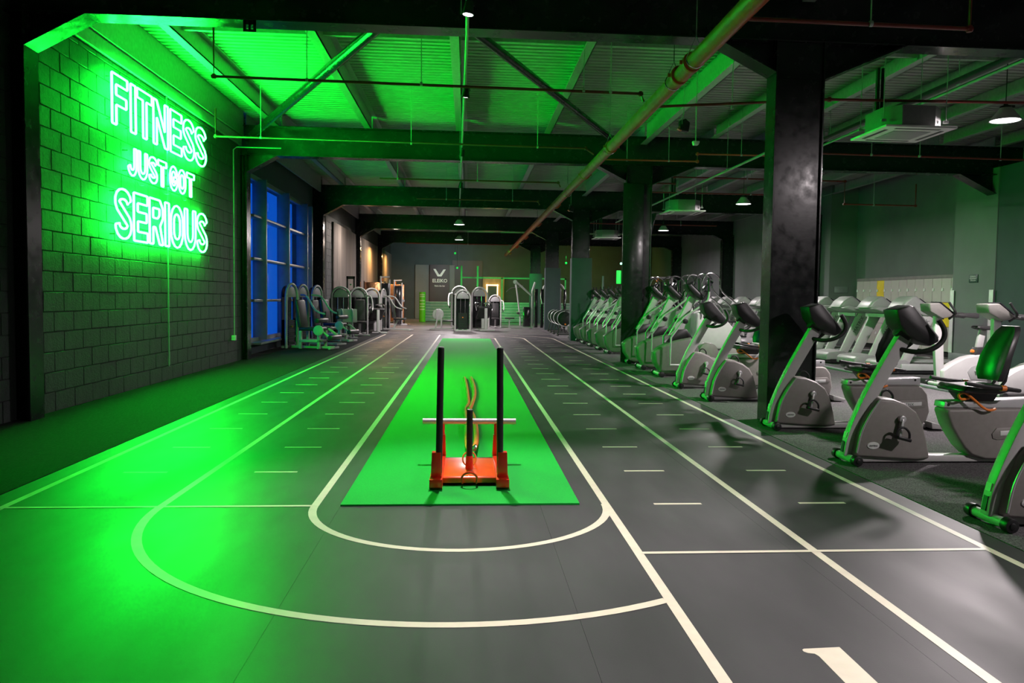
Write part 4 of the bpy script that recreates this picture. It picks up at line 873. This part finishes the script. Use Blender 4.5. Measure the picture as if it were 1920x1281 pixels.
# ================================================================== STRENGTH MACHINES (local: stack tower at origin, user side towards +x)
def machine(kind):
    t = thing('weight_machine', 'x', 'gym machine')
    # tower with arched silver frame in the y-z plane
    H = 1.62
    arch = [(0, -0.30, 0.02), (0, -0.30, H - 0.32)] + [(0, 0.30 * math.cos(a), H - 0.32 + 0.32 * math.sin(a)) for a in [PI - PI * i / 10 for i in range(1, 10)]] + [(0, 0.30, H - 0.32), (0, 0.30, 0.02)]
    MB().tube(arch, 0.035, 10).build('arch_frame', 'silverp', t)
    pan = [(-0.26, 0.05), (0.26, 0.05)] + [(0.26 * math.cos(a), H - 0.32 + 0.28 * math.sin(a)) for a in [PI * i / 10 for i in range(11)]]
    MB().prism(pan, 'x', -0.16, -0.14).build('rear_shield', 'blackgloss', t)
    MB().prism([(0.24 * math.cos(a), H - 0.33 + 0.27 * math.sin(a)) for a in [PI * i / 10 for i in range(11)]], 'x', -0.02, 0.01).build('logo_panel', 'greyshell', t, bevel=0.004)
    MB().tube([(-0.06, -0.09, 0.1), (-0.06, -0.09, H - 0.2)], 0.012, 8).tube([(-0.06, 0.09, 0.1), (-0.06, 0.09, H - 0.2)], 0.012, 8).build('guide_rod', 'chrome', t)
    st = MB()
    for i in range(12): st.box(-0.12, 0.0, -0.17, 0.17, 0.10 + i * 0.052, 0.145 + i * 0.052)
    st.build('weight_stack', 'black', t)['kind'] = 'stuff'
    MB().cyl((0.0, 0.0, 0.55), (0.03, 0.0, 0.55), 0.022, n=12).build('selector_pin', 'orange', t)
    bx = 0.3 if kind == 'plain' else 1.15
    MB().bar((0, 0, 0.05), (bx, 0, 0.05), 0.07, 0.06).bar((-0.1, -0.32, 0.05), (-0.1, 0.32, 0.05), 0.06, 0.06).bar((bx - 0.03, -0.28, 0.04), (bx - 0.03, 0.28, 0.04), 0.06, 0.05).build('base_frame', 'silverp', t, bevel=0.006)
    if kind == 'press':
        MB().prism([(0.35, 0.02), (0.42, 0.02), (0.62, 0.42), (0.54, 0.42)], 'y', -0.04, 0.04).build('leg', 'silverp', t)
        MB().box(0.45, 0.90, -0.19, 0.19, 0.42, 0.50).build('seat', 'vinyl', t, bevel=0.03, seg=3)
        MB().obox((0.38, 0, 0.86), (0.08, 0.36, 0.72), (0, -0.12, 0)).build('backrest', 'vinyl', t, bevel=0.03, seg=3)
        for s in (-1, 1):
            MB().tube([(0.1, s * 0.28, 1.35), (0.35, s * 0.40, 1.30), (0.60, s * 0.42, 0.95), (0.85, s * 0.36, 0.85)], 0.026, 8, smooth=3).build('lever_arm', 'silverp', t)
            MB().cyl((0.85, s * 0.36, 0.78), (0.85, s * 0.36, 0.92), 0.022, n=10).build('grip', 'foam', t)
    elif kind == 'leg':
        MB().box(0.30, 0.85, -0.24, 0.24, 0.46, 0.55).build('seat', 'vinyl', t, bevel=0.035, seg=3)
        MB().obox((0.26, 0, 0.88), (0.10, 0.44, 0.70), (0, -0.15, 0)).build('backrest', 'vinyl', t, bevel=0.035, seg=3)
        MB().box(0.30, 0.37, -0.24, -0.17, 0.02, 0.46).box(0.30, 0.37, 0.17, 0.24, 0.02, 0.46).box(0.78, 0.85, -0.24, -0.17, 0.02, 0.46).box(0.78, 0.85, 0.17, 0.24, 0.02, 0.46).box(0.30, 0.85, -0.24, 0.24, 0.18, 0.24).build('seat_frame', 'silverp', t, bevel=0.006)
        MB().tube([(0.86, -0.26, 0.50), (0.95, -0.28, 0.45), (1.15, -0.26, 0.30)], 0.03, 8).tube([(0.86, 0.26, 0.50), (0.95, 0.28, 0.45), (1.15, 0.26, 0.30)], 0.03, 8).build('lever_arm', 'silverp', t)
        MB().cyl((1.15, -0.30, 0.30), (1.15, 0.30, 0.30), 0.065, n=18).build('roller_pad', 'vinyl', t, bevel=0.012)
        MB().cyl((0.80, -0.30, 0.72), (0.80, 0.30, 0.72), 0.060, n=18).build('roller_pad', 'vinyl', t, bevel=0.012)
        MB().cyl((0.86, -0.34, 0.48), (0.86, -0.30, 0.48), 0.13, n=24).build('cam_plate', 'silverp', t, bevel=0.006)
    elif kind == 'disc':
        for s in (-1, 1): MB().cyl((0.78, s * 0.16 - 0.02, 0.70), (0.78, s * 0.16 + 0.02, 0.70), 0.25, n=32).build('disc_plate', 'silverp', t, bevel=0.008)
        MB().obox((0.85, 0, 0.72), (0.06, 0.62, 0.42), (0, -0.1, 0)).build('foot_plate', 'silverp', t, bevel=0.02)
        MB().box(0.60, 0.66, -0.2, -0.14, 0.02, 0.7).box(0.60, 0.66, 0.14, 0.2, 0.02, 0.7).bar((0.9, -0.2, 0.03), (0.78, -0.16, 0.7), 0.05, 0.05).bar((0.9, 0.2, 0.03), (0.78, 0.16, 0.7), 0.05, 0.05).build('leg', 'silverp', t, bevel=0.005)
        MB().box(0.1, 0.55, -0.22, 0.22, 0.36, 0.44).build('seat', 'vinyl', t, bevel=0.03)
    elif kind == 'curl':
        MB().prism([(0.40, 0.50), (0.46, 0.46), (0.95, 0.86), (0.90, 0.92)], 'y', -0.25, 0.25).build('arm_pad', 'vinyl', t, bevel=0.02, seg=3)
        MB().box(0.88, 0.95, -0.05, 0.05, 0.02, 0.85).box(0.45, 0.52, -0.05, 0.05, 0.02, 0.45).build('leg', 'silverp', t, bevel=0.006)
        MB().box(0.15, 0.42, -0.17, 0.17, 0.42, 0.50).build('seat', 'vinyl', t, bevel=0.03)
        for s in (-1, 1):
            MB().tube([(0.70, s * 0.30, 0.75), (0.60, s * 0.32, 1.0), (0.42, s * 0.25, 1.05), (0.40, s * 0.05, 1.02)], 0.02, 8, smooth=3).build('lever_arm', 'chrome', t)
            MB().cyl((0.52, s * 0.12, 0.98), (0.62, s * 0.26, 0.86), 0.045, n=14).build('roller_pad', 'vinyl', t, bevel=0.01)
    return t
MK = {}
def put(kind, x, y, rz, label, sc=1.0):
    if kind not in MK: o = MK[kind] = machine(kind)
    else: o = copy_tree(MK[kind])
    o.location = (x, y, 0.004); o.rotation_euler = (0, 0, rz); o.scale = (sc, sc, sc); tag(o, label, 'gym machine', 'weight machines')
put('leg', -4.40, 20.5, -0.25, 'leg extension machine in front of the blue window, first of the window row')
put('press', -4.45, 22.1, -0.3, 'chest press machine behind the leg extension, against the last window mullion')
put('leg', -4.40, 23.9, -0.3, 'padded leg curl machine standing past the end of the window')
put('disc', -4.05, 26.1, -1.2, 'machine with two round green-lit plates by the track carpet edge')
put('press', -3.75, 28.0, -1.35, 'machine with a black domed tower behind the round-plated one')
put('curl', -3.55, 30.1, -1.2, 'silver arched machine just behind the black domed tower')
put('press', -3.3, 31.9, -0.2, 'low silver machine with raised arms before the cable tower')
put('disc', -0.50, 33.2, PI, 'silver machine with a pale round plate facing the window side of the hall', 0.9)
put('press', -0.35, 35.2, -PI / 2, 'tall arched machine at the back of the central group', 1.12)
put('plain', -0.18, 31.7, -PI / 2 + 0.05, 'front arched weight stack of the central group, with an orange pin')
put('curl', 0.50, 33.2, -PI / 2 + 0.25, 'curl machine with crossed black arm pads in the central group', 1.08)
put('press', 1.25, 36.4, -PI / 2, 'bench machine with a dark upright backrest before the green planks', 0.9)

def cable_tower(w, h, label, x, y, rz):
    t = thing('cable_machine', label, 'gym machine', (x, y, 0.004), rz, group='cable machines')
    for s in (-1, 1):
        MB().tube([(0.0, s * w / 2, 0.02), (0.0, s * w / 2, h)], 0.035, 10).tube([(0.35, s * w / 2, 0.02), (0.35, s * w / 2, h - 0.1)], 0.028, 10).build('upright', 'silverp', t)
        MB().box(0.03, 0.33, s * w / 2 - 0.09, s * w / 2 + 0.09, 0.06, h - 0.25).build('stack_shroud', 'blackgloss', t, bevel=0.01)
        MB().bar((-0.25, s * w / 2, 0.03), (0.6, s * w / 2, 0.03), 0.07, 0.05).build('foot', 'silverp', t)
        MB().cyl((0.42, s * w / 2 - 0.02, h * 0.55), (0.42, s * w / 2 + 0.02, h * 0.55), 0.06, n=18).bar((0.36, s * w / 2, h * 0.55), (0.44, s * w / 2, h * 0.55), 0.05, 0.07).build('pulley', 'greyshell', t)
        MB().tube([(0.42, s * w / 2, h * 0.52), (0.45, s * w / 2, h * 0.40)], 0.006, 6).tube([(0.45, s * w / 2 - 0.05, h * 0.38), (0.45, s * w / 2 + 0.05, h * 0.38)], 0.014, 8).build('cable_grip', 'black', t)
    MB().tube([(0.0, -w / 2, h), (0.0, w / 2, h)], 0.04, 10).tube([(0.0, 0, h), (0.35, 0, h + 0.02)], 0.03, 8).build('top_beam', 'silverp', t)
    MB().cyl((0.02, -0.04, h - 0.1), (0.02, 0.04, h - 0.1), 0.07, n=18).build('pulley', 'orange', t)
    return t
cable_tower(1.1, 2.12, 'tall cable machine with a silver top beam next to the copper panel', -3.55, 33.3, 0.1)
cable_tower(1.0, 2.08, 'second cable machine farther back beside the lime green column', -3.45, 38.2, 0.1)
cable_tower(1.3, 2.3, 'cable frame with a pale top roller behind the stair climbers', 8.2, 34.2, PI / 2)
for i, (y, lb) in enumerate(((35.4, 'hammered copper panel standing behind the first cable machine'), (40.5, 'glowing copper panel beside the second cable machine'))):
    cpn = thing('copper_panel', lb, 'panel', (-4.05 if i == 0 else -3.6, y, 0))
    MB().box(-0.45, 0.45, -0.02, 0.02, 0.1, 1.95).build('sheet', 'copper', cpn, bevel=0.01)
    MB().box(-0.47, -0.43, -0.03, 0.03, 0, 2.0).box(0.43, 0.47, -0.03, 0.03, 0, 2.0).box(-0.47, 0.47, -0.15, 0.15, 0, 0.05).build('frame', 'black', cpn)
rk = thing('power_rack', 'black slim rack post with chrome hooks by the brown wall', 'rack', (-4.25, 29.3, 0))
MB().box(-0.10, -0.04, -0.04, 0.04, 0, 2.05).box(0.14, 0.20, -0.04, 0.04, 0, 2.05).box(-0.1, 0.2, -0.04, 0.04, 1.95, 2.05).box(-0.15, 0.25, -0.3, 0.3, 0, 0.06).build('frame', 'black', rk, bevel=0.004)
MB().cyl((0.05, -0.06, 1.75), (0.05, -0.02, 1.75), 0.03, n=10).cyl((0.05, -0.06, 1.5), (0.05, -0.02, 1.5), 0.03, n=10).build('hook', 'chrome', rk)
wr_ = thing('slatted_rack', 'white slatted rack of stacked bars behind the padded machines', 'rack', (-4.45, 27.2, 0))
for i in range(14): MB().box(-0.12, 0.35, -0.03, 0.03, 0.30 + i * 0.065, 0.335 + i * 0.065).build('slat', 'white', wr_, bevel=0.004, seg=1)
MB().box(-0.14, -0.10, -0.05, 0.05, 0, 1.25).box(0.33, 0.37, -0.05, 0.05, 0, 1.25).build('frame', 'black', wr_)

# lat pulldown tower
lat = thing('pulldown_machine', 'silver pulldown machine with a long slanting top arm before the green planks', 'gym machine', (2.75, 35.3, 0.004))
MB().tube([(0.10, 0, 0.02), (0.10, 0, 1.65), (0.22, 0, 2.05)], 0.045, 10).build('upright', 'silverp', lat)
MB().tube([(0.08, 0, 1.45), (-0.62, 0, 2.05)], 0.045, 10).build('top_arm', 'silverp', lat)
MB().cyl((-0.66, -0.03, 2.05), (-0.66, 0.03, 2.05), 0.09, n=20).build('pulley', 'silver', lat)
MB().tube([(-0.62, 0, 1.95), (-0.42, 0, 0.45), (-0.42, 0, 0.05)], 0.035, 10).build('front_post', 'silverp', lat)
MB().tube([(-1.05, 0, 1.60), (-0.85, 0, 1.78), (-0.55, 0, 1.82), (-0.30, 0, 1.90)], 0.013, 6, smooth=3).tube([(-0.66, 0, 1.98), (-0.66, 0, 1.80)], 0.005, 5).build('pull_bar', 'chrome', lat)
MB().bar((-0.9, 0, 0.08), (0.15, 0, 0.08), 0.08, 0.07).bar((-0.9, 0, 0.02), (-0.9, 0, 0.42), 0.05, 0.05).build('base_frame', 'silverp', lat)
MB().box(-1.10, -0.68, -0.17, 0.17, 0.42, 0.48).build('seat', 'vinyl', lat, bevel=0.02)
MB().cyl((-0.52, -0.22, 0.68), (-0.52, 0.22, 0.68), 0.055, n=16).build('roller_pad', 'vinyl', lat, bevel=0.01)
MB().box(-0.30, 0.02, -0.12, 0.12, 0.10, 0.95).build('weight_stack', 'blackgloss', lat, bevel=0.01)
MB().box(0.20, 0.34, -0.15, 0.15, 0.05, 1.75).build('shield', 'blackgloss', lat, bevel=0.01)
du = thing('dual_pulley', 'wide silver frame machine with a grey backrest next to the pulldown machine', 'gym machine', (3.75, 35.0, 0.004))
for s in (-1, 1):
    MB().tube([(s * 0.32, 0, 0.02), (s * 0.32, 0, 1.75), (s * 0.22, 0, 1.92)], 0.04, 10).build('upright', 'silverp', du)
    MB().box(s * 0.50 - 0.06, s * 0.50 + 0.06, -0.15, 0.15, 0.05, 1.75).build('stack_shroud', 'blackgloss', du, bevel=0.01)
    MB().tube([(s * 0.42, -0.1, 1.85), (s * 0.56, -0.12, 1.5), (s * 0.50, -0.15, 1.1)], 0.022, 8, smooth=3).build('swing_arm', 'silver', du)
MB().tube([(-0.45, 0, 1.80), (-0.25, 0, 1.98), (0.25, 0, 1.98), (0.45, 0, 1.80)], 0.045, 10, smooth=3).tube([(-0.32, 0, 1.25), (0.32, 0, 1.25)], 0.035, 8).tube([(-0.32, 0, 0.2), (0.32, 0, 0.2)], 0.035, 8).build('cross_frame', 'silverp', du)
MB().tube([(0, -0.05, 1.95), (0, -0.1, 1.0)], 0.04, 10).build('centre_post', 'silver', du)
MB().prism([(-0.13, 0.55), (0.13, 0.55), (0.13, 0.95), (0.08, 1.05), (-0.08, 1.05), (-0.13, 0.95)], 'y', -0.22, -0.14).build('backrest', 'vinyl', du, bevel=0.02)
def fan_bike():
    t = thing('fan_bike', 'x', 'exercise bike')
    MB().cyl((0, -0.08, 0.62), (0, 0.08, 0.62), 0.27, n=32).build('fan_housing', 'black', t, bevel=0.03, seg=3)
    MB().tube([(0.27 * math.cos(a), -0.09, 0.62 + 0.27 * math.sin(a)) for a in [PI * 0.5 + PI * i / 12 for i in range(13)]], 0.012, 6).build('rim', 'silver', t)
    MB().tube([(-0.15, 0, 0.4), (-0.25, 0, 0.03)], 0.02, 8).tube([(0.1, 0, 0.38), (0.2, 0, 0.03)], 0.02, 8).tube([(-0.25, -0.22, 0.03), (-0.25, 0.22, 0.03)], 0.025, 8).tube([(0.7, -0.2, 0.03), (0.7, 0.2, 0.03)], 0.025, 8).bar((-0.25, 0, 0.05), (0.7, 0, 0.05), 0.04, 0.04).build('frame', 'black', t)
    MB().tube([(0.5, 0, 0.05), (0.42, 0, 0.85)], 0.022, 8).build('seat_post', 'silver', t)
    MB().box(0.30, 0.56, -0.08, 0.08, 0.85, 0.90).build('saddle', 'vinyl', t, bevel=0.02)
    MB().cyl((0.02, -0.1, 0.42), (0.02, -0.06, 0.42), 0.03, n=10).build('adjuster', 'orange', t)
    return t
FB = fan_bike()
for i, (x, y) in enumerate([(3.55, 32.6), (3.52, 31.3), (3.50, 30.0), (3.50, 28.7)]):
    o = FB if i == 0 else copy_tree(FB); o.location = (x, y, 0.004); tag(o, '%s black round-housed bike beside the third column, counted from the back' % ORD[i], 'exercise bike', 'black round-housed bikes')

# ================================================================== BACK OF THE HALL
gb = thing('slatted_bench', 'long low green planked barrier with pale edges across the back of the hall', 'barrier', (0, 44.0, 0))
for i in range(7):
    MB().box(-2.3, 11.0, 0.0, 0.5, 0.02 + i * 0.155, 0.125 + i * 0.155).build('plank', 'greenplank', gb, bevel=0.006, seg=1)
    MB().box(-2.3, 11.0, -0.02, 0.5, 0.127 + i * 0.155, 0.155 + i * 0.155).build('edge_strip', 'paleplank', gb)
lb_ = thing('padded_column', 'lime green upright roll with pale lettering standing at the end of the planked barrier', 'column pad', (-2.42, 43.4, 0))
MB().lathe([(0.0, 0.0), (0.165, 0.0), (0.17, 0.02), (0.17, 1.58), (0.16, 1.60), (0.0, 1.60)], n=28).build('roll', 'lime', lb_)
for i, z in enumerate((1.46, 1.36, 1.14, 0.96, 0.82, 0.67)):
    MB().prism([(0.175 * math.cos(a), 0.175 * math.sin(a)) for a in [math.radians(-140 + 10 * j) for j in range(11)]] + [(0.166 * math.cos(a), 0.166 * math.sin(a)) for a in [math.radians(-40 - 10 * j) for j in range(11)]], 'z', z - 0.03, z + 0.03).build('lettering', 'limetext', lb_)
pn = thing('brand_panel', 'dark purple wall panel carrying a winged mark over the word ELEIKO', 'panel', (-1.72, 49.38, 0))
MB().box(-0.60, 0.60, -0.05, 0.0, 0.0, 3.32).build('board', 'wallpurple', pn, bevel=0.01)
text_obj('ELEIKO', 0.30, 'white', 'lettering', pn, (0.02, -0.06, 2.33), (PI / 2, 0, 0), 0.004, bold=0.006, sx=0.95)
text_obj('Raise the bar', 0.12, 'white', 'lettering', pn, (0.02, -0.06, 2.02), (PI / 2, 0, 0), 0.003, bold=0.003)
MB().prism([(-0.38, 3.05), (-0.24, 3.05), (-0.03, 2.72), (0.03, 2.72), (0.24, 3.03), (0.38, 3.03), (0.12, 2.60), (-0.12, 2.60)], 'y', -0.066, -0.05).build('winged_mark', 'white', pn)
dr = struct(MB().box(0.92, 2.25, 49.35, 49.6, 0, 2.62).build('door_1', 'timber', bevel=0.01))
MB().box(1.22, 1.80, 49.30, 49.36, 0.05, 2.05).build('door_leaf', 'walldark', dr)
mf = thing('lit_door_frame', 'glowing warm light frame round the doorway in the timber wall', 'light', (1.51, 49.25, 0))
MB().box(-0.36, -0.29, 0, 0.05, 0.0, 2.15).box(0.29, 0.36, 0, 0.05, 0.0, 2.15).box(-0.36, 0.36, 0, 0.05, 2.08, 2.15).build('light_strip', 'mirrorglow', mf)
for i, (x, y, z, h) in enumerate([(-0.35, 43.9, 1.1, 2.0), (0.55, 43.9, 1.1, 2.0), (7.3, 42.0, 0.0, 2.6)]):
    pst = thing('rig_post', ['bright green rig post rising behind the central machines', 'short green rig post by the glowing doorway', 'green lit rig post behind the second column'][i], 'post', (x, y + 1.0, 0), group='green rig posts')
    MB().box(-0.05, 0.05, -0.05, 0.05, 0, z + h).build('post', 'greenplank', pst, bevel=0.006)
    MB().box(-0.05, 0.05, -0.3, 0.3, 0, 0.03).build('foot_plate', 'black', pst)
spot('green_post_light', (-0.2, 42.8, 3.4), (-0.35, 44.7, 1.8), 60, GREEN, 60, 0.6)
spot('green_post_light', (2.4, 40.5, 3.6), (2.4, 42.6, 1.6), 120, GREEN, 90, 0.6)
rg = thing('training_rig', 'green-lit horizontal training rig behind the pulldown machine', 'rig', (0, 45.5, 0))
MB().box(-0.3, 5.6, -0.04, 0.04, 2.42, 2.50).box(1.9, 1.98, -0.04, 0.04, 0, 2.5).box(3.6, 3.68, -0.04, 0.04, 0, 2.5).box(5.52, 5.6, -0.04, 0.04, 0, 2.5).build('frame', 'greenplank', rg)
for i, (x, y, z) in enumerate([(-1.62, 46, 3.85), (-1.55, 46, 3.0), (7.7, 40, 3.15), (8.6, 40, 3.2), (5.4, 44, 3.3)]):
    dl = thing('marker_light', ['upper of two tiny green ceiling lights over the back machines', 'lower of two tiny green ceiling lights over the back machines', 'pale green dot lamp behind the stair climbers', 'bright green dot lamp behind the stair climbers', 'green dot lamp past the third column'][i], 'light', (-0.73 if i == 0 else -0.60 if i == 1 else x, y - (0.5 if i == 1 else 0), z), group='tiny green lamps')
    MB().lathe([(0.0, 0.06), (0.04, 0.05), (0.06, 0.0), (0.04, -0.05), (0.0, -0.06)], n=14).build('lamp', 'greenglow' if i != 2 else 'whitedot', dl)
    MB().tube([(0, 0, 0.05), (0, 0, 5.05 - z)], 0.006, 5).build('cable', 'black', dl)
tv = thing('television', 'dark flat screen hung from the ceiling beside the second column', 'screen', (4.55, 20.6, 3.25))
MB().obox((0, 0, 0), (0.05, 0.9, 0.62), (0, 0.25, 0.3)).build('screen', 'screen', tv, bevel=0.006)
MB().tube([(0, 0, 0.2), (0.05, 0, 1.8)], 0.02, 8).build('bracket', 'black', tv)
gs = thing('hanging_sign', 'small bright green sign fixed to the edge of the second column', 'sign', (3.20, 16.85, 1.82))
MB().box(-0.05, 0.05, -0.005, 0.005, -0.14, 0.14).build('board', 'greenglow', gs, bevel=0.002)
